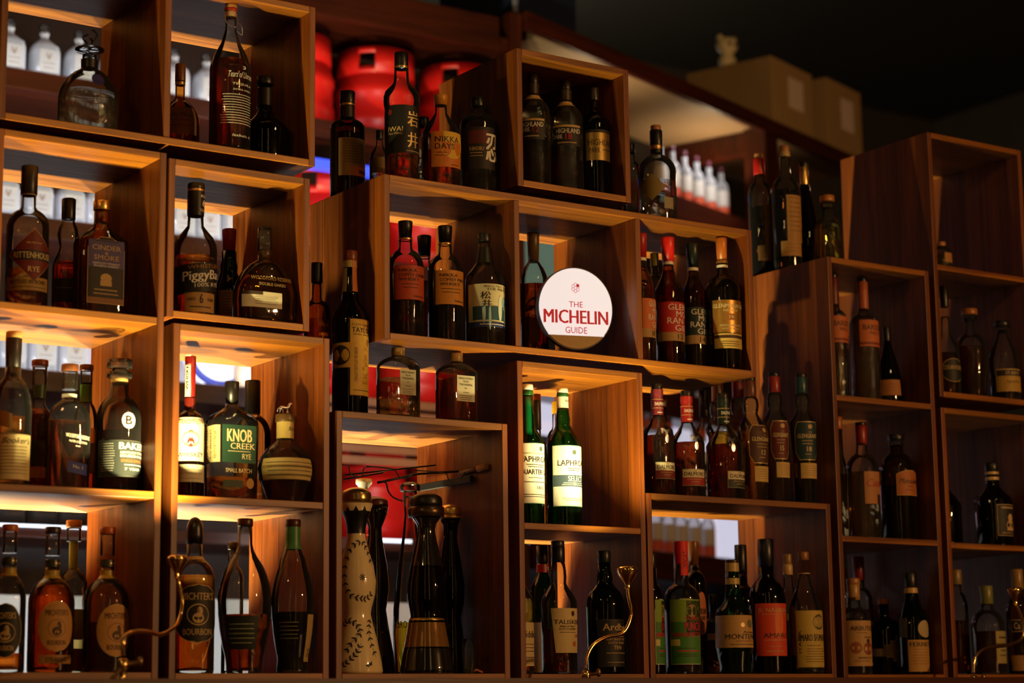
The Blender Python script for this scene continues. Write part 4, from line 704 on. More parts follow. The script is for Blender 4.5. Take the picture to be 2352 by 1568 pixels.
B('small dark bottle with a yellow label in the shadows of the low box', 1642, .28, 'E', sh(16, 1405, 1420, 48, 1445), 'clear', ('damber', 1450), caps=[(1365, 1406, 18, K)], labels=[dict(y=(1455, 1470), x=1624, xr=1648, m='a8742c'), dict(y=(1530, 1553), x=1626, xr=1650, m='a8742c')])
B('green-necked bottle with a beige label and cream neck bands in the low box', 1689, .10, 'E', [(1292, 30), (1345, 32), (1380, 40), (1392, 58), (1402, 80), (1412, 82), (1450, 84), (1490, 86), (1510, 80), (1530, 72), (None, 74)], 'green', ('black', 1420), caps=[(1285, 1294, 31, '2a1a12')], bands=[(1293, 1313, 'b59a54'), (1328, 1342, 'b59a54')],
  labels=[dict(y=(1414, 1488), x=1643, c=-6, m='b88f50', ops=[('v', 'AMARO', -.42, .5, .5, .05, TXT), ('d', -.02, .3, .07, GOLDT), ('d', .1, .26, .13, '6a6a50'), ('d', .28, .28, .12, TXT, .16), ('t', 'Amaro', .52, .07, .25, TXT, .1), ('t', 'MONTENEGRO', .66, .16, .7, TXT, .1, .02), ('m', .8, .5, .02, '8a2a1a', .1), ('m', .9, .6, .02, TXT, .1)])])
B('tall black bottle behind the green-necked bottle', 1710, .27, 'E', sh(28, 1318, 1345, 66, 1385), 'dark', ('black', 1400), caps=[(1251, 1320, 28, '0d0d0f')], bands=[])
B('black bottle with a bright orange-red label in the low box', 1768, .11, 'E', sh(36, 1298, 1330, 84, 1378), 'dark', ('black', 1390), caps=[(1238, 1300, 37, '111114')], bands=[],
  labels=[dict(y=(1387, 1507), x=1737, xr=1808, m='c83c1a', ops=[('t', 'B. NARDINI', .13, .08, .8, BEI), ('m', .21, .8, .01, BEI), ('d', .1, .38, .1, 'd8682a', .3), ('t', 'AMARO', .61, .09, .7, TXT, .05, .02), ('m', .7, .7, .012, BEI), ('m', .82, .4, .01, BEI), ('t', 'BASSANO', .91, .04, .45, BEI)])])
B('corked bottle half hidden behind the orange-red label', 1818, .27, 'E', sh(22, 1318, 1335, 52, 1390, 's'), 'clear', ('damber', 1410), caps=[(1272, 1298, 20, '8a6a3c'), (1296, 1320, 23, BEI)], labels=[dict(y=(1410, 1540), x=1800, xr=1822, m='8a7038')])
B('clear sloping bottle with a cork and yellow engraved label in the low box', 1855, .10, 'E', [(1316, 26), (1330, 30), (1360, 50), (1385, 68), (1405, 76), (None, 76)], 'clear', ('black', 1540), caps=[(1267, 1286, 25, '8a5a30')], bands=[(1316, 1318, BEI)],
  labels=[dict(y=(1404, 1532), x=1831, xr=1896, m='b89b44', bd='8a702c', ops=[('d', .18, .2, .13, '4a4420', .14), ('d', .18, .2, .09, 'a08a48', .1), ('t', 'AMARO SFUMATO', .48, .12, .95, TXT, .02, .03), ('m', .62, .5, .012, TXT), ('v', 'ITALIA', -.4, .55, .4, .08, TXT)]+[('m', .68+.045*i, .7, .01, TXT, .08) for i in range(6)])])
# --- on top of and inside the dim unit
B('red-sleeved corked bottle of dark wine, leftmost on the dim unit', 1752, .29, 'FT', sh(24, 400, 418, 56, 452), 'clear', ('black', 478), caps=[(353, 366, 20, CORK), (365, 402, 26, 'a81c14')], labels=[dict(y=(476, 604), x=1757, xr=1772, m='8a6430', ops=[]), dict(y=(570, 604), x=1742, xr=1772, m='8a6430')])
B('tall corked bottle of dark wine with a beige label on the dim unit', 1812, .18, 'FT', sh(24, 360, 405, 66, 445), 'clear', ('black', 440), caps=[(336, 350, 22, CORK), (349, 361, 25, 'b89a60')], labels=[dict(y=(455, 562), x=1808, xr=1840, m='a87c3c', ops=[('m', .06+.1*i, .8, .01, TXT) for i in range(8)]), dict(y=(560, 594), x=1795, xr=1840, m='a87c3c', ops=mt(.2, .45, .7))])
B('dark sloping bottle with a gold neck behind the tall corked bottle', 1856, .27, 'FT', [(425, 22), (440, 26), (480, 44), (540, 62), (None, 74)], 'dark', ('black', 520), caps=[(373, 384, 22, K), (383, 426, 20, GLD)])
B('small round bottle of glowing yellow spirit on the dim unit', 1906, .12, 'FT', sh(22, 478, 500, 64, 528), 'clear', ('yellow', 520), caps=[(450, 464, 34, 'a8682c'), (463, 478, 30, GCAP, 'cyl', 'glass_stopper')])
def bars(label, x, t, W, cc, x0, x1):
    return B(label, x, .10, 'F1', sh(26, t+62, t+74, W, t+98, 'r'), 'emb', ('pale', t+85), caps=[(t-10, t+2, 24, K)], bands=[(t, t+60, cc) ] if False else [], labels=[dict(y=(t+92, t+152), x=x0, xr=x1, m='b8622c', bd='7a2c14', ops=[('t', 'BARSOL', .28, .2, .85, TXT, .06, .02), ('t', 'PISCO', .5, .12, .45, TXT, .1), ('r', -.5, .5, .84, .94, '7a2c14')])])
for a in (('orange-labelled clear bottle with a dark red sleeve, left of its near twin', 1924, 638, 58, '5a150e', 1909, 1953), ('orange-labelled clear bottle with a pale orange sleeve, right of its near twin', 1992, 648, 66, 'a8562c', 1975, 2022)):
    r, p, zf, sc = bars(*a); t = a[2]; k = 26/2/sc(0); bm = bmesh.new(); lathe(bm, [(k*.96, zf(t+64)), (k, zf(t+62)), (k, zf(t+2)), (k*.94, zf(t))], 28); link('neck_sleeve', bm, P(a[4], .45), r)
B('dark pyramid-shaped bottle with a tan base label behind the orange-labelled pair', 2044, .22, 'F1', [(782, 16), (800, 22), (840, 46), (880, 62), (None, 68)], 'dark', ('black', 850), caps=[(752, 784, 17, K)], labels=[dict(y=(876, 912), x=2020, xr=2068, m='a06430', ops=mt(.3, .5, .7))])
B('slim clear corked bottle cut by the left side of the dim unit', 1934, .16, 'F2', sh(22, 985, 1035, 38, 1085, 's'), 'clear', ('pale', 1090), caps=[(957, 986, 24, 'a8602c')])
B('clear bottle with a dark red sleeve and orange label in the dim unit', 1988, .10, 'F2', sh(27, 1018, 1042, 74, 1078), 'clear', ('pale', 1085), caps=[(970, 978, 27, K), (977, 1021, 27, '8a1c14')], labels=[dict(y=(1086, 1160), x=1986, xr=2027, m='a8703c', ops=[('t', 'Cana', .35, .25, .8, 'a82c18', 0, .01, .3), ('r', .1, .4, .7, 1, DB)])])
B('dark bottle with an arched orange label in the dim unit', 2068, .11, 'F2', sh(32, 1022, 1042, 82, 1082), 'brown', ('black', 1118), caps=[(998, 1012, 38, K), (1011, 1024, 34, GCAP, 'cyl', 'glass_stopper')], labels=[dict(y=(1085, 1140), x=2061, xr=2110, s='arch', m='a8602a', bd='d0a050', ops=[('t', 'Matusalem', .42, .22, .85, TXT, 0, .01, .4), ('m', .65, .3, .03, TXT), ('m', .8, .5, .02, TXT)])])
B('bottle with a beige upright label showing a horned figure in the dim unit', 1968, .10, 'F3', sh(31, 1372, 1395, 72, 1422), 'clear', ('black', 1420), caps=[(1328, 1342, 31, 'a06a34'), (1341, 1378, 29, 'a87c40')],
  labels=[dict(y=(1426, 1530), x=1944, xr=2005, m='b08850', ops=[('t', 'ARBUTUS', .17, .1, .8, DB, .06, .03), ('m', .27, .4, .012, TXT), ('d', -.2, .6, .13, '8a4a24', .13), ('d', .2, .62, .14, '7a341c', .14), ('d', .2, .45, .05, DB, .05), ('r', .06, .34, .36, .38, DB), ('t', 'AMARO N. 1', .82, .05, .5, TXT, .1), ('m', .89, .6, .012, TXT)])])
B('bottle with a red capsule in shadow behind the horned-figure label', 1982, .28, 'F3', sh(24, 1330, 1350, 58, 1380), 'clear', ('damber', 1400), caps=[(1278, 1332, 26, '7a1410')])
B('clear bottle with an orange ring catching light at the back of the dim unit', 1938, .28, 'F3', sh(18, 1302, 1330, 50, 1380), 'clear', None, caps=[(1270, 1288, 18, '4a4a40'), (1288, 1302, 19, 'd0641c')])
B('squat black bottle with an ornate shield label in the dim unit', 2036, .19, 'F3', sh(24, 1385, 1420, 84, 1450), 'dark', ('black', 1450), caps=[(1375, 1388, 26, 'a0562a')], labels=[dict(y=(1490, 1508), x=2000, xr=2050, m='6a5434'), dict(y=(1462, 1530), x=2034, xr=2078, s='crest', m='7a5a38', bd='a8824a')])
B('green bottle with a cream neck band and cream label in the dim unit', 2101, .11, 'F3', [(1348, 28), (1372, 34), (1400, 50), (1425, 66), (1440, 70), (None, 68)], 'dgreen', ('black', 1440), caps=[(1316, 1350, 28, '15120f')], bands=[(1350, 1362, 'b8924c')], labels=[dict(y=(1470, 1546), x=2087, xr=2137, m='b08440', ops=[('t', 'FERNET', .14, .14, .85, TXT, 0, .03)]+[('m', .3+.09*i, .7, .012, '7a3a1c') for i in range(6)]), dict(y=(1425, 1465), x=2108, xr=2132, s='oval', m='a89468'), dict(y=(1420, 1464), x=2067, xr=2084, m='4a3c1c')])
# --- right-edge units
B('low yellow-green bottle half hidden at the top of the right-edge unit', 2166, .14, 'G0', [(566, 24), (570, 34), (580, 44), (None, 46)], 'clear', ('yellow', 586), caps=[(556, 567, 20, CORK)], labels=[dict(y=(584, 606), x=2170, xr=2188, m='a8742c')])
B('slim bottle with a black oval label and gold-ringed black neck, at the right edge', 2180, .10, 'G1', sh(20, 728, 760, 58, 800, 's'), 'clear', ('damber', 812), caps=[(657, 706, 20, K)], bands=[], labels=[dict(y=(828, 880), x=2164, xr=2208, s='oval', m='11100c', bd=BEI, ops=[('t', 'COURVOISIER', .38, .18, .85, BEI)]), ])
B('round-shouldered bottle of dark spirit with a wide wooden stopper at the right edge', 2237, .10, 'G1', sh(22, 730, 765, 72, 800, 'r', 64), 'clear', ('damber', 798), caps=[(710, 724, 37, 'a0622c'), (723, 736, 32, GCAP, 'cyl', 'glass_stopper')])
B('round bottle with a yellow and black label at the right edge', 2311, .11, 'G1', [(762, 26), (775, 28), (788, 44), (805, 60), (822, 68), (None, 68)], 'clear', ('black', 862), caps=[(738, 750, 36, K), (749, 764, 40, GCAP, 'flare', 'glass_stopper')], labels=[dict(y=(853, 902), x=2290, xr=2344, m='a8842c', bd=BEI, ops=[('r', -.48, .48, .03, .3, K), ('t', 'ST-REMY', .17, .14, .5, BEI, .05, .02), ('t', 'Signature', .58, .16, .5, TXT, .05, 0, .4)])])
B('wide dark bottle mostly hidden by the left side of the lower right-edge unit', 2170, .12, 'G2', sh(24, 1095, 1112, 84, 1165, 's'), 'dark', ('black', 1160), caps=[(1060, 1096, 26, K)])
B('black bottle with a gold-framed portrait label at the right edge', 2287, .11, 'G2', sh(30, 1080, 1112, 86, 1152, 's', 80), 'dark', ('black', 1160), caps=[(1063, 1082, 32, K)], bands=[(1084, 1090, BEI), (1096, 1103, BEI)], labels=[dict(y=(1163, 1232), x=2292, xr=2334, m='191812', bd=BEI, ops=[('m', .09, .8, .05, BEI), ('d', .1, .42, .12, BEI, .13), ('d', .1, .66, .19, BEI, .16), ('r', -.1, .4, .74, .84, BEI), ('m', .92, .7, .02, BEI)])])
B('clear bottle with a cream capsule beside the post of the lower right-edge unit', 2207, .22, 'G3', sh(22, 1340, 1360, 48, 1400), 'clear', ('damber', 1425), caps=[(1308, 1342, 25, '8a7440')])
B('wide-shouldered amber bottle with a green-yellow capsule and cream label at the right edge', 2275, .11, 'G3', sh(28, 1385, 1400, 76, 1440), 'clear', ('damber', 1450), caps=[(1345, 1387, 30, '707034')], labels=[dict(y=(1450, 1524), x=2288, xr=2325, m='98884c', ops=[('m', .2, .7, .05, TXT), ('r', -.5, .5, .38, .46, DB), ('m', .6, .6, .03, TXT), ('m', .75, .6, .03, TXT)])])
B('bottle with a gold capsule and small framed black label at the far right edge', 2348, .14, 'G3', sh(26, 1352, 1372, 60, 1415), 'amber', ('damber', 1430), caps=[(1307, 1353, 28, '8a6a34')], labels=[dict(y=(1425, 1450), x=2324, xr=2350, m=K, bd=BEI, ops=[('t', 'Ca', .5, .6, .5, BEI)]), dict(y=(1505, 1540), x=2326, xr=2352, m='98703c')])

# ------------------------------------------------------------------ the round sign
def round_sign():
    Yc = Y0+.105; c = atY(1322, 708, Yc); zb = .8955; yaw = math.radians(-16)
    root = empty('round_sign', (c.x, Yc, zb), 'round white guide sign with red lettering standing in the long shelf box', 'sign'); root.rotation_euler = (0, 0, yaw)
    R = .1095; zc = c.z-zb; th = .018; n = 64
    ang = [2*math.pi*i/n for i in range(n)]; pts = [(R*.95*math.cos(a), zc+R*math.sin(a)*1.0) for a in ang]; pts = [(x, max(z, .0)) for x, z in pts]
    bm = bmesh.new(); f0 = [bm.verts.new((x, 0, z)) for x, z in pts]; f1 = [bm.verts.new((x, th, z)) for x, z in pts]
    bm.faces.new(f0); bm.faces.new(f1[::-1])
    for i in range(n): bm.faces.new((f0[(i+1) % n], f0[i], f1[i], f1[(i+1) % n]))
    bmesh.ops.recalc_face_normals(bm, faces=bm.faces)
    link('casing', bm, P('3a2a1c', .4), root)
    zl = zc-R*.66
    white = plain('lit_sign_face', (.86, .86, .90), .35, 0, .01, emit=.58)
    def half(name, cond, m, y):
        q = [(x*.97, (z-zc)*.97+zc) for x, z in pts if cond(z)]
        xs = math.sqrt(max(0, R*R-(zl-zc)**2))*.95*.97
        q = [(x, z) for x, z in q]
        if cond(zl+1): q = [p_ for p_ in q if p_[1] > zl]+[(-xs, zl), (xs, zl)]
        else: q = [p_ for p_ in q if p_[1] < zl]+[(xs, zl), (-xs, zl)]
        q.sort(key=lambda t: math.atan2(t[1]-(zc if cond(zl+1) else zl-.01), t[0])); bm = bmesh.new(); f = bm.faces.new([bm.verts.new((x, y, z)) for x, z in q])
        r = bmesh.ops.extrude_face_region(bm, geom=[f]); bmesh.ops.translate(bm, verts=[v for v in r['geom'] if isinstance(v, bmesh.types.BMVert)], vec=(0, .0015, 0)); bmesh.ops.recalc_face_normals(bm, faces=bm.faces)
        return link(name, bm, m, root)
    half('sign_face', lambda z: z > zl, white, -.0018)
    half('gold_lower_face', lambda z: z <= zl, plain('sign_gold', (.50, .32, .09), .4), -.0018)  # lower part of the disc face is gold
    sh_ = Sheet(lambda u, v, off: (u, -.0020-off, zc-v), 1, 1); red = plain('sign_red', (.62, .02, .035), .5, emit=.25)
    sh_.text('THE', 0, -.010, .038, .0150, red, bold=.005); sh_.text('MICHELIN', 0, .023, .176, .0360, red, bold=.05); sh_.text('GUIDE', 0, .058, .060, .0170, red, bold=.005)
    for a in range(6):
        t = math.pi*2*a/6+math.pi/2; u, v = .0085*math.cos(t)*.85, -.054-.0085*math.sin(t); rr = .0050
        for k in range(14):
            t0, t1 = 2*math.pi*k/14, 2*math.pi*(k+1)/14
            V = [(u+rr*math.cos(t0)*.9, v+rr*math.sin(t0)), (u+rr*math.cos(t1)*.9, v+rr*math.sin(t1)), (u+(rr-.0011)*math.cos(t1)*.9, v+(rr-.0011)*math.sin(t1)), (u+(rr-.0011)*math.cos(t0)*.9, v+(rr-.0011)*math.sin(t0))]
            sh_.poly(V, [(0, 1, 2, 3)], .0008, red)
    sh_.disc(.0062, -.0605, .0042, red, .0009); sh_.done('red_lettering', root)
round_sign()

# ------------------------------------------------------------------ gooseneck lamps
def lamp(label, head, path, foot, Yh, ys, hot=False):
    c = atY(head[0], head[1], Yh); root = empty('gooseneck_lamp', (c.x, Yh, c.z), label, 'lamp', 'brass gooseneck lamps in front of the shelves')
    k = F/c.dot(CF); R = head[2]/2/k; H = head[3]/k
    bm = bmesh.new()
    lathe(bm, [(R*.26, -H), (R*.3, -H*.86), (R*.26, -H*.8), (R*.30, -H*.72), (R*.55, -H*.5), (R*.88, -H*.22), (R, 0), (R*.98, H*.10), (R*.86, H*.2), (R*.80, H*.2), (R*.9, 0), (R*.7, -H*.3), (R*.2, -H*.5)], 28, cap=False)
    link('flared_head', bm, BRASS, root)
    bm = bmesh.new(); lathe(bm, [(R*.1, -H*.52), (R*.4, -H*.4), (R*.4, -H*.2), (R*.1, -H*.12)], 16); link('bulb', bm, plain('bulb_glow', (1, .7, .35), .4, emit=6) if hot else P('6a5030', .3), root)
    if hot:
        light('SPOT', 'lamp_light', (c.x, Yh, c.z+H*.2+.010), hot, WARM, shadow_soft_size=.012, spot_size=math.radians(124), spot_blend=.9).rotation_euler = (math.pi, 0, 0)
    pts = []
    for (x, y), Yp in zip(path, ys): q = atY(x, y, Yp); pts.append(q-c)
    pts = [Vector((0, 0, -H*.97))]+pts
    bm = bmesh.new(); tube(bm, smooth_pts(pts, 8), .0045, 10); link('curved_arm', bm, BRASS, root)
    q = atY(foot[0], foot[1], ys[-1])-c; bm = bmesh.new()
    lathe(bm, [(.006, q.z), (.011, q.z-.004), (.011, q.z-.02), (.007, q.z-.024), (.007, q.z-.04), (.013, q.z-.046), (.013, .0745-c.z)], 18, c=(q.x, q.y))
    link('pillar', bm, BRASS, root)
    bm = bmesh.new(); tube(bm, [(q.x-.035, q.y-.01, q.z-.05), (q.x, q.y, q.z-.012), (q.x+.03, q.y-.004, q.z-.008)], .0045, 8); lathe(bm, [(.002, q.z-.016), (.006, q.z-.012), (.006, q.z), (.002, q.z+.004)], 12, c=(q.x+.034, q.y-.004)); link('tap_handle', bm, plain('dark_brass', (.25, .15, .06), .3, .9), root)
lamp('brass gooseneck lamp curving in front of the black oval label', (407, 1284, 46, 42), [(412, 1345), (419, 1385), (408, 1430), (372, 1456), (335, 1450), (302, 1452), (284, 1470), (283, 1505)], (283, 1512), 4.07, (4.07, 4.06, 4.04, 3.98, 3.9, 3.84, 3.82, 3.82), 60)
lamp('brass gooseneck lamp standing beyond the left edge of the shelves', (-190, 1275, 50, 42), [(-186, 1340), (-180, 1400), (-200, 1450), (-240, 1470), (-260, 1505)], (-260, 1512), 4.05, (4.05,)*5, 46)
lamp('brass gooseneck lamp curving in front of the nearly black bottle', (1441, 1310, 48, 42), [(1444, 1372), (1450, 1410), (1432, 1452), (1392, 1463), (1362, 1482), (1348, 1510), (1346, 1535)], (1346, 1538), 4.05, (4.05,)*7, 38)
lamp('brass gooseneck lamp at the bottom right edge', (2331, 1356, 34, 32), [(2340, 1400), (2352, 1440), (2345, 1468), (2310, 1482), (2265, 1488), (2240, 1510), (2236, 1545)], (2236, 1550), 4.07, (4.07,)*7, .8)

# ------------------------------------------------------------------ wire rack in the tall box, crumbs
rk = empty('wire_rack', (2.395, Y0+.1, .60), 'black wire hanging rack with a pale cork-tipped rod in the tall box', 'rack')
def rp(px, py, Y): q = atY(px, py, Y); return q-Vector((2.395, Y0+.1, .60))
bm = bmesh.new()
tube(bm, [rp(792, 1090, Y0+.20), rp(1000, 1068, Y0+.20)], .0022, 8); tube(bm, [rp(790, 1100, Y0+.17), rp(880, 1085, Y0+.17)], .0022, 8)
tube(bm, [rp(868, 1108, Y0+.09), rp(960, 1088, Y0+.14), rp(1080, 1080, Y0+.22)], .003, 8)
tube(bm, smooth_pts([rp(868, 1106, Y0+.09), rp(886, 1108, Y0+.08), rp(892, 1128, Y0+.08), rp(904, 1142, Y0+.08), rp(924, 1150, Y0+.08)], 4), .0022, 8)
link('wire_rails', bm, BLACKM, rk)
for xs in ((785, 800, 806, 822, 834, 842, 916), (842, 900, 915, 925, 942, 952, 960), (955, 1020, 1030, 1040, 1052, 1062, 1068)):
    ys = (1066, 1070, 1088, 1094, 1090, 1072, 1078) if xs[0] < 800 else ((1070, 1076, 1092, 1098, 1094, 1084, 1080) if xs[0] < 900 else (1080, 1086, 1100, 1106, 1104, 1092, 1084))
    bm = bmesh.new(); tube(bm, smooth_pts([rp(a, b_, Y0+.12) for a, b_ in zip(xs, ys)], 4), .0016, 7); link('wire_loop', bm, BLACKM, rk)
bm = bmesh.new(); tube(bm, [rp(1055, 1088, Y0+.20), rp(1098, 1076, Y0+.09)], .006, 12); link('rod', bm, P('6a5030', .5), rk)
bm = bmesh.new(); tube(bm, [rp(1098, 1076, Y0+.09), rp(1118, 1071, Y0+.06)], lambda t: .0085-.001*t, 14); link('cork_tip', bm, P('c08a50', .7), rk)
boxobj('bracket', (.422, .434, .02, .26, -.035, -.018), P('0d0906', .7), rk)
for px, py, w_, c, lab in ((1098, 1548, .012, 'b0552a', 'small curled orange peel scrap on the floor of the tall box'), (1148, 1545, .008, 'c8a070', 'tiny pale stopper scrap near the right side of the tall box')):
    q = atY(px, py, Y0+.03); bm = bmesh.new()
    if w_ > .01: tube(bm, smooth_pts([(-w_, 0, .004), (-w_*.4, .003, .009), (w_*.3, 0, .006), (w_, -.002, .003)], 5), lambda t: .003-.001*abs(t-.5), 8)
    else: lathe(bm, [(.003, 0), (.0045, .002), (.0035, .008), (.005, .012), (.004, .015)], 14)
    o = link('peel_scrap' if w_ > .01 else 'small_stopper', bm, P(c, .6), None, (q.x, Y0+.03, .0935)); tag(o, lab, 'scrap')

# ------------------------------------------------------------------ the cabinet behind: left part parallel to the boxes
YB = 6.9; bl = empty('back_cabinet', (2.2, YB, -1.2), 'dark red-brown cabinet behind the boxes carrying kegs and rows of clear bottles', 'cabinet')
lz = [atY(80, y, YB).z for y in (168, 500, 850, 1205)]; XL, XR = 2.0, atY(1186, 60, YB).x
def bb(name, x0, x1, y0, y1, z0, z1, m, bev=.002): return boxobj(name, (x0-2.2, x1-2.2, y0-YB, y1-YB, z0+1.2, z1+1.2), m, bl, bev)
for z in lz: bb('shelf_board', XL, XR-.12, YB-.02, YB+.42, z-.045, z, WDX)
for z in lz[:3]: bb('shelf_lip', XL, XR-.12, YB-.035, YB-.0205, z-.075, z-.002, WDX)
ztop = atY(950, 75, YB).z; bb('top_board', XL, XR-.02, YB-.02, YB+.42, ztop, ztop+.05, WDX); bb('front_beam', XL, XR-.12, YB-.05, YB-.0205, ztop-.02, ztop+.12, WDX)
xp = atY(1160, 60, YB).x; bb('corner_post', xp, XR, YB-.04, YB+.06, -1.2, ztop+.16, WDZ)
bb('side_post', XL-.06, XL, YB-.04, YB+.42, -1.2, ztop, WDZ)
bb('back_panel', XL, XR-.12, YB+.425, YB+.44, -1.2, ztop, P('2a1a10', .6), 0)
bb('lower_cupboard', XL, XR-.12, YB-.01, YB+.42, -1.2, .42, plain('pale_enamel', (.62, .63, .58), .35, 0, .04), .004)
LED = plain('led_strip', (.80, .88, 1), .5, 0, 0, emit=1.6); bb('led_strip', XL+.02, atY(216, 1205, YB).x, YB-.044, YB-.0355, lz[3]-.012, lz[3]-.003, LED, 0); bb('led_strip', atY(862, 1205, YB).x, atY(932, 1205, YB).x, YB-.044, YB-.0355, lz[3]-.014, lz[3]-.003, LED, 0)
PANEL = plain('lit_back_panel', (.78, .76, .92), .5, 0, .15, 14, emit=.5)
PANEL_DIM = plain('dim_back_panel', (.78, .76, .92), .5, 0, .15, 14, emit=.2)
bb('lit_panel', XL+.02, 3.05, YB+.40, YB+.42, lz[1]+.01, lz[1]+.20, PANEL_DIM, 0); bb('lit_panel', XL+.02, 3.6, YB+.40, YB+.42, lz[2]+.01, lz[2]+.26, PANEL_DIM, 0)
for i in range(3):
    o = light('AREA', 'shelf_led', (3.0, YB-.06, lz[i]+.02), 2.6, (.9, .92, 1), shape='RECTANGLE', size=1.5, size_y=.02); o.rotation_euler = (math.radians(130), 0, 0)
q0, q1 = atY(712, 372, YB-.08), atY(862, 396, YB-.08); bb('blue_led_bar', q0.x, q1.x, YB-.09, YB-.036, q0.z-.018, q0.z+.018, plain('blue_led', (.03, .07, 1), .5, 0, .4, 5, emit=.9))
# clear square bottles on it: one kind, copied
def clear_square(x, z, first=[None]):
    LABS = []
    if first[0] is None:
        r = empty('clear_spirit_bottle', (0, 0, 0), '', 'bottle'); k = rnd_sec(4.5, .9)
        bm = bmesh.new(); lathe(bm, [(.045, 0), (.052, .006), (.052, .115), (.047, .14), (.030, .158), (.014, .170), (.0135, .185), (.017, .187), (.017, .195)], 28, sec=lambda t, r_: ((k(t)[0]*r_, k(t)[1]*r_) if r_ > .03 else (math.sin(t)*r_, -math.cos(t)*r_)))
        link('glass_body', bm, glass('frost', (.86, .88, .90), 0, .28), r)
        bm = bmesh.new(); lathe(bm, [(.012, .19), (.019, .2), (.022, .215), (.015, .228), (.003, .232)], 18); link('round_stopper', bm, GCAP, r)
        sh_ = Sheet(lambda u, v, off: (u, -.0475-off*3, .12-v), .07, .085); sh_.rect(-.035, .035, 0, .085, '9c988e'); sh_.draw([('t', 'V', .3, .3, .3, '6a5648', 0, .03), ('d', 0, .32, .22, '9a8a78', .04), ('m', .6, .7, .04, '6a5648'), ('m', .8, .6, .04, '6a5648')]); sh_.done('label', r)
        first[0] = r; o = r
    else:
        o = first[0].copy(); COL.objects.link(o)
        for ch in first[0].children: c = ch.copy(); COL.objects.link(c); c.parent = o
    o.location = (x, YB+.12, z+ZS+.001); return o
n = 0
rows = [(0, [20, 100, 180, 262, 400, 474]), (1, [6, 84, 158, 222, 412, 470, 528]), (2, [22, 92, 162]), (3, [18, 92, 160, 222])]
rn = ('top', 'second', 'third', 'lowest')
pn = ('first', 'second', 'third', 'fourth', 'fifth', 'sixth', 'seventh')
for ri, xs in rows:
    for i, px in enumerate(xs):
        py = (168, 500, 850, 1205)[ri]; q = atY(px, py, YB+.12)
        o = clear_square(q.x, lz[ri]); tag(o, 'blurred clear square bottle on the back cabinet, %s from the left on its %s shelf' % (pn[i], rn[ri]), 'bottle', 'clear square bottles on the back cabinet')
# a bar emblem plate and a pale canister seen past the square green-labelled bottle
q = atY(505, 850, YB+.1); r = empty('round_badge', (q.x, YB+.1, lz[2]), 'blurred blue-ringed round badge on the back cabinet, behind the green-labelled bottle', 'badge')
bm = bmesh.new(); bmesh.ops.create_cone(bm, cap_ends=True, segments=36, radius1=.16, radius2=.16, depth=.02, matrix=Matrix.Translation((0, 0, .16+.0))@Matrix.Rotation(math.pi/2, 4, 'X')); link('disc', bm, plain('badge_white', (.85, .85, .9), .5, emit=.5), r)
bm = bmesh.new(); tube(bm, [(math.cos(a)*.14, -.012, .16+math.sin(a)*.14) for a in [2*math.pi*i/40 for i in range(40)]], .014, 8, closed=True); link('ring', bm, P('2c3c9c'), r)
q = atY(552, 900, YB+.02); r = empty('canister', (q.x+.03, YB+.02, lz[2]), 'blurred cream canister with a dark red stripe on the back cabinet', 'canister')
bm = bmesh.new(); lathe(bm, [(.045, .001), (.05, .004), (.05, .2), (.045, .205)], 24); link('body', bm, P('c8a888'), r); bm = bmesh.new(); lathe(bm, [(.0505, .03), (.0505, .17)], 24, cap=False); bm.free()
bm = bmesh.new(); lathe(bm, [(.046, .205), (.048, .207), (.048, .225), (.04, .23)], 24); link('lid', bm, P('5a1814'), r)
# red kegs
RED = plain('red_keg_paint', (.62, .012, .008), .38, 0, .1)
def keg(px, ri, label, first=[None]):
    q = atY(px, (290, 560, 890, 1236)[ri], YB+.2)
    if first[0] is None:
        r = empty('keg', (0, 0, 0), '', 'keg'); R = .172
        bm = bmesh.new(); lathe(bm, [(R*.86, 0), (R*.95, .004), (R*.97, .05), (R, .06), (R, .085), (R*.965, .095), (R*.965, .17), (R, .18), (R, .205), (R*.96, .215), (R*.9, .265), (R*.8, .275)], 48); link('barrel', bm, RED, r)
        bm = bmesh.new()   # upper rim with hand holes
        for k in range(3):
            a0 = math.pi*2*k/3+.22; a1 = math.pi*2*(k+1)/3-.22
            for (ra, z0, z1, b0, b1) in ((R*.93, .262, .37, a0, a1), (R*.93, .345, .37, a1, a1+.44), (R*.93, .262, .29, a1, a1+.44)):
                m_ = 12
                vv = [[bm.verts.new((math.sin(b0+(b1-b0)*i/m_)*rr, -math.cos(b0+(b1-b0)*i/m_)*rr, z)) for i in range(m_+1)] for rr, z in ((ra, z0), (ra*.985, z1), (ra*.93, z1), (ra*.945, z0))]
                for a, b_ in ((0, 1), (1, 2), (2, 3), (3, 0)):
                    for i in range(m_): bm.faces.new((vv[a][i], vv[a][i+1], vv[b_][i+1], vv[b_][i])).smooth = True
        link('handle_rim', bm, RED, r); bm = bmesh.new(); lathe(bm, [(.03, .274), (.03, .30), (.02, .302)], 20); link('valve', bm, STEEL, r); first[0] = r; o = r
    else:
        o = first[0].copy(); COL.objects.link(o)
        for ch in first[0].children: c = ch.copy(); COL.objects.link(c); c.parent = o
    o.location = (q.x, YB+.2, lz[ri]+ZS+.001); o.rotation_euler = (0, 0, -.75); tag(o, label, 'keg', 'red kegs on the back cabinet')
keg(668, 0, 'red keg partly hidden behind the top-left box, top row'); keg(862, 0, 'red keg with an oval hand hole above the gold kanji bottle'); keg(1050, 0, 'red keg behind the left side of the small top box')
keg(730, 1, 'red keg glimpsed between the second box and the long box'); keg(960, 1, 'red keg behind the orange-red label in the long box')
keg(770, 2, 'red keg behind the yellow cross-shaped label'); keg(950, 2, 'red keg behind the two short square bottles')
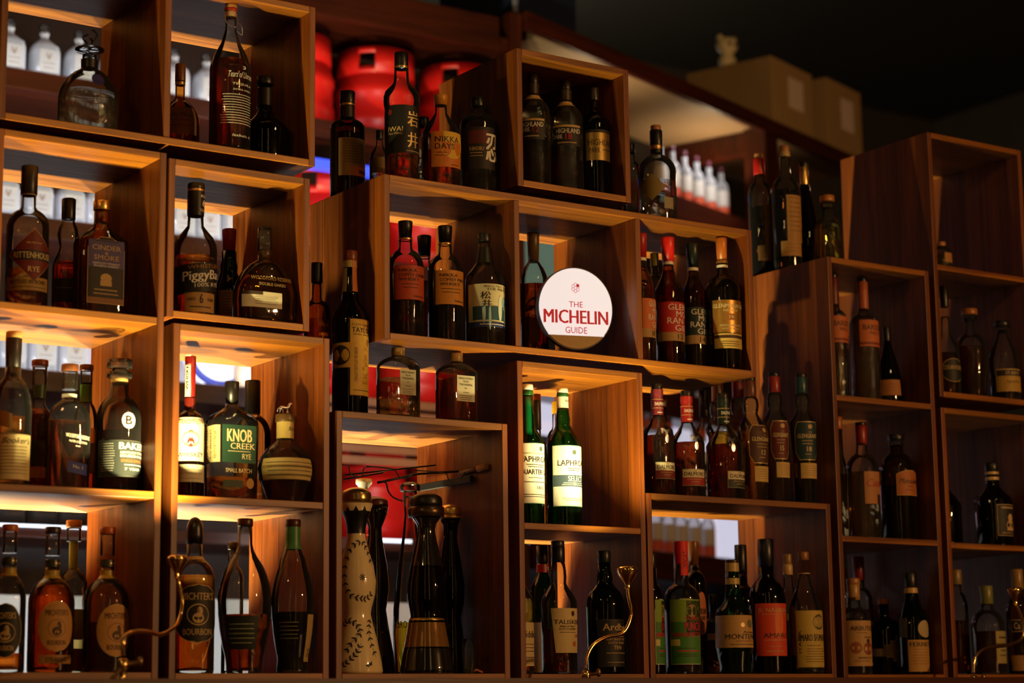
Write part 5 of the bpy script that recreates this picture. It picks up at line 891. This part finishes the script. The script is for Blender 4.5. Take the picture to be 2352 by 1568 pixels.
keg(840, 3, 'red keg behind the white ceramic bottle'); keg(1030, 3, 'red keg behind the wire rack')
# slatted crate front under the third keg row
q = atY(880, 940, YB-.06); r = empty('slatted_crate', (q.x, YB-.1, lz[2]-.30), 'brown slatted crate behind the two short square bottles', 'crate')
for i in range(6): boxobj('slat', (-.30, .42, 0, .012, .03+i*.045, .06+i*.045), P('8a5a30', .6), r)
for x in (-.32, .42): boxobj('end_post', (x, x+.03, .0, .03, 0, .3), P('5a3418', .6), r)

# right part of the back cabinet, turned away
d = Vector((.943, .334, 0)); P0 = Vector((XR-.05, YB-.04, 0)); nn = Vector((-d.y, d.x, 0))
br = empty('angled_back_cabinet', (P0.x, P0.y, -1.2), 'dark cabinet running away to the right behind the boxes, with rows of small clear bottles', 'cabinet'); br.rotation_euler = (0, 0, math.atan2(d.y, d.x))
def rz(px, py): return on_plane(px, py, P0, d).z
def rt(px, py=500): return (on_plane(px, py, P0, d)-P0).dot(d)
Lr = rt(1990, 360); zt = rz(1700, 250)
def rb(name, x0, x1, y0, y1, z0, z1, m, bev=.002): return boxobj(name, (x0, x1, y0, y1, z0+1.2, z1+1.2), m, br, bev)
rb('top_board', .28, Lr, 0, .62, zt-.04, zt+.0, plain('tan_underside', (.36, .24, .13), .6), .002); rb('front_beam', .07, Lr, -.03, -.0005, zt-.075, zt+.002, WDX)
t1 = rt(1752, 400); rb('post', t1, t1+.13, -.02, .10, -1.2, zt-.0405, WDZ); rb('cross_beam', t1+.03, t1+.09, .101, .6, zt-.16, zt-.0415, WDX)
for k, (px, py) in enumerate(((1640, 483), (1560, 905), (1590, 1275))):
    z = rz(px, py); rb('shelf_board', .28, Lr, .0, .5, z-.05, z, WDX); rb('shelf_lip', .07, Lr, -.022, -.0005, z-.12, z, WDX)
    if k < 1: continue
for (px, py, h) in ((1540, 1000, .30), (1590, 1275, .27)):
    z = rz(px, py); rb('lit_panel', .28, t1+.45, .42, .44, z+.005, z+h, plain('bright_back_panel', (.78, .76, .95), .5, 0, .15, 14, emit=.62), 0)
rb('back_panel', .3, Lr, .63, .65, -1.2, zt-.045, P('1c130c', .7), 0)
for t_, zz, p_ in ((.9, zt-.38, 4.5), (2.0, zt-.38, 6)):
    q = P0+d*t_+nn*.22; o = light('SPOT', 'cabinet_fill', (q.x, q.y, zz), p_, (1, .72, .42), shadow_soft_size=.03, spot_size=math.radians(140), spot_blend=.6); o.rotation_euler = (math.pi, 0, 0)  # unseen upward spots added to brighten the cabinet's underside
q = P0+d*1.5-nn*.25; light('SPOT', 'cabinet_fill', (q.x, q.y, zt-.1), 14, (.95, .9, .9), shadow_soft_size=.03, spot_size=math.radians(90), spot_blend=.6).rotation_euler = (math.radians(50), 0, br.rotation_euler.z)  # unseen whitish spot added to brighten the small bottles
q = P0+d*.30+nn*.30; zg = on_plane(1300, 640, P0, d).z; r = empty('backdrop', (q.x, q.y, zg), 'added blurred pale green glowing screen behind the round white sign', 'backdrop'); r.rotation_euler = br.rotation_euler  # glowing panel added to stand for a greenish glow behind the boxes
boxobj('backdrop_frame', (0, .95, 0, .03, 0, .36), P('101410', .4), r); boxobj('backdrop_face', (.015, .935, -.003, -.0002, .015, .345), plain('green_glow', (.08, .13, .10), .4, 0, .95, 9, emit=.7), r, 0)
def slim(px, py, lab, first=[None]):
    z = rz(px, py); t = rt(px, py)
    if first[0] is None:
        r = empty('slim_spirit_bottle', (0, 0, 0), '', 'bottle'); bm = bmesh.new(); lathe(bm, [(.030, 0), (.034, .005), (.034, .15), (.028, .175), (.013, .195), (.0125, .235)], 20); link('glass_body', bm, glass('frost', (.80, .84, .86)), r)
        bm = bmesh.new(); lathe(bm, [(.013, .236), (.0135, .262), (.01, .265)], 14); link('cap', bm, P('5a2030'), r)
        bm = bmesh.new(); lathe(bm, [(.0345, .015), (.0345, .06)], 20, cap=False); link('orange_band', bm, P('c8502a', .6), r); bm = bmesh.new(); lathe(bm, [(.0345, .065), (.0345, .14)], 20, cap=False); link('label', bm, P('c8c4ba', .6), r); first[0] = r; o = r
    else:
        o = first[0].copy(); COL.objects.link(o)
        for ch in first[0].children: c = ch.copy(); COL.objects.link(c); c.parent = o
    q = P0+d*t+nn*.08; o.location = (q.x, q.y, z+ZS+.001); tag(o, lab, 'bottle', 'small clear bottles on the angled cabinet')
on = ('first', 'second', 'third', 'fourth', 'fifth', 'sixth', 'seventh', 'eighth')
for i, px in enumerate((1552, 1580, 1608, 1636, 1664, 1692)): slim(px, 445+(px-1552)*.4, 'small clear bottle on the angled cabinet, %s from left in its upper row' % on[i])
for i, px in enumerate((1500, 1532, 1562, 1640)): slim(px, 985+(px-1500)*.2, 'small clear bottle on the angled cabinet, %s from left in its middle row' % on[i])
for i, px in enumerate((1512, 1542, 1572, 1600, 1630, 1662)): slim(px, 1268+(px-1512)*.1, 'small clear bottle on the angled cabinet, %s from left in its lit lowest row' % on[i])
# cartons, figurine and dark parcels on top of the angled cabinet
def carton(px0, px1, ybot, ytop, label, dep=.5):
    t0, t1_ = rt(px0, ybot), rt(px1, ybot); h = rz(px0, ytop)-zt
    r = empty('carton', (0, 0, 0), label, 'box', 'cartons on the angled cabinet'); q = P0+d*t0-nn*0; r.location = (q.x, q.y, zt+.003+ZS); r.rotation_euler = br.rotation_euler
    w_ = t1_-t0; boxobj('carton_body', (0, w_, 0, dep, 0, h), P('a88c60', .8), r, .006); boxobj('printed_panel', (w_*.4, w_*.75, -.003, .0, h*.35, h*.8), P('e0d0c8', .8), r, 0); return r, w_, h
r, cw, chh = carton(1775, 1868, 270, 130, 'larger tan carton with a pale printed panel on the angled cabinet'); carton(1903, 1980, 320, 180, 'smaller tan carton, right of the larger one on the angled cabinet', .35)
q = r.location+d*.05+nn*.28
fg = empty('figurine', (q.x, q.y, q.z+chh-ZS+.001), 'small pale skull-like figurine standing on the larger carton', 'figurine')
IV = P('e8e0b8', .6); bm = bmesh.new(); lathe(bm, [(.03, 0), (.045, .01), (.05, .04), (.035, .065), (.03, .075), (.05, .09), (.062, .12), (.05, .15), (.02, .16)], 20, sec=lambda t, r_: (math.sin(t)*r_, -math.cos(t)*r_*.8)); link('body', bm, IV, fg)
for s_ in (-1, 1): bm = bmesh.new(); lathe(bm, [(.016, .14), (.018, .155), (.010, .17)], 10, c=(s_*.045, 0)); link('ear', bm, IV, fg); 
for s_ in (-1, 1): bm = bmesh.new(); bmesh.ops.create_uvsphere(bm, u_segments=10, v_segments=8, radius=.010, matrix=Matrix.Translation((s_*.02, -.045, .115))); link('eye', bm, P('14120e'), fg)
# navy locker standing on the left cabinet's end
t0, t1_ = rt(1192, 200), rt(1336, 200); q = P0+d*max(t0, .0)+nn*.02
r = empty('navy_case', (q.x, q.y, zt+.003), 'dark navy case with a pale left edge standing above the small top box', 'case'); r.rotation_euler = br.rotation_euler
wn_ = t1_-max(t0, .0); boxobj('case_body', (0, wn_, 0, .4, 0, 1.1), P('141e3a', .5), r, .01); boxobj('pale_edge', (-.012, .02, -.006, -.0005, 0, 1.1), P('7a8498', .4), r); boxobj('badge', (wn_*.42, wn_*.5, -.006, -.0005, .42, .46), P('b0a080', .5), r, 0)

# ------------------------------------------------------------------ counter, floor, walls, ceiling
cb = empty('counter_cabinet', (1.2, Y0-.06, -ZS), 'dark wooden counter cabinet that carries the stacked shelf boxes', 'cabinet')
def cbx(name, x0, x1, y0, y1, z0, z1, m): return boxobj(name, (x0-1.2, x1-1.2, y0-Y0+.06, y1-Y0+.06, z0+ZS, z1+ZS), m, cb)
cbx('worktop', 1.2, 5.2, Y0-.45, Y0+.42, .03, .0735, WDX); cbx('body', 1.22, 5.18, Y0-.40, Y0+.40, -ZS+.005, .0295, WDZ)
for i in range(6): cbx('door', 1.25+i*.65, 1.88+i*.65, Y0-.418, Y0-.4005, -ZS+.1, 0, WDZ)
def struct(name, b, m): o = boxobj(name, b, m, None, 0); o['kind'] = 'structure'; return o
DW = plain('dark_wall_paint', (.06, .05, .035), .8, 0, .3, 3); 
struct('floor', (-3, 12, -3, 12, -.1, 0), plain('dark_floor', (.05, .03, .02), .5)); struct('wall_back', (-3, 12.2, 11.5, 11.7, 0, 6), DW); struct('wall_right', (12, 12.2, -3, 11.5, 0, 6), DW); struct('wall_left', (-3.2, -3, -3, 11.7, 0, 6), DW); struct('wall_front', (-3.2, 12.2, -3.2, -3, 0, 6), DW)
struct('ceiling', (-3.2, 12.2, -3.2, 11.7, 6, 6.1), plain('dark_ceiling', (.02, .018, .014), .8))
# lamps of the bar room, behind and beside the camera (they mirror in the bottles)
def pendant(x, y, z, label):
    r = empty('cluster_lamp', (x, y, z), label, 'lamp', 'hanging cluster lamps of the bar room'); bm = bmesh.new(); tube(bm, [(0, 0, .05), (0, 0, 6-ZS-z)], .008, 8); link('stem', bm, BLACKM, r)
    for i in range(6):
        a = math.pi*2*i/6; c, s_ = math.cos(a)*.13, math.sin(a)*.13
        bm = bmesh.new(); tube(bm, [(0, 0, .05), (c, s_, .04)], .005, 6); link('arm', bm, BLACKM, r)
        bm = bmesh.new(); bmesh.ops.create_uvsphere(bm, u_segments=16, v_segments=10, radius=.036, matrix=Matrix.Translation((c, s_, 0)))
        link('bulb', bm, plain('warm_bulb', (1, .62, .22), .4, emit=60), r)
pendant(3.4, 1.6, 2.6, 'cluster lamp hanging over the bar to the right'); pendant(-.9, 2.2, 2.3, 'cluster lamp hanging over the bar to the left')
def tube_lamp(x, y, z, label):
    r = empty('tube_lamp', (x, y, z), label, 'lamp', 'tall tube lamps of the bar room'); bm = bmesh.new(); lathe(bm, [(.010, .1), (.010, 3.9)], 16); link('glowing_tube', bm, plain('warm_tube', (1, .60, .2), .4, emit=7), r)
    bm = bmesh.new(); lathe(bm, [(.09, 0), (.09, .02), (.02, .04), (.02, .1)], 20); link('foot', bm, BLACKM, r)
    bm = bmesh.new(); lathe(bm, [(.008, -ZS-z+.02), (.008, 0)], 10); link('pole', bm, BLACKM, r)
tube_lamp(-.55, .7, -.5, 'tall tube lamp standing left of the camera'); tube_lamp(1.3, -.2, -.5, 'tall tube lamp standing right of the camera')
tube_lamp(1.55, -.2, -.5, 'second tall tube lamp standing right of the camera')
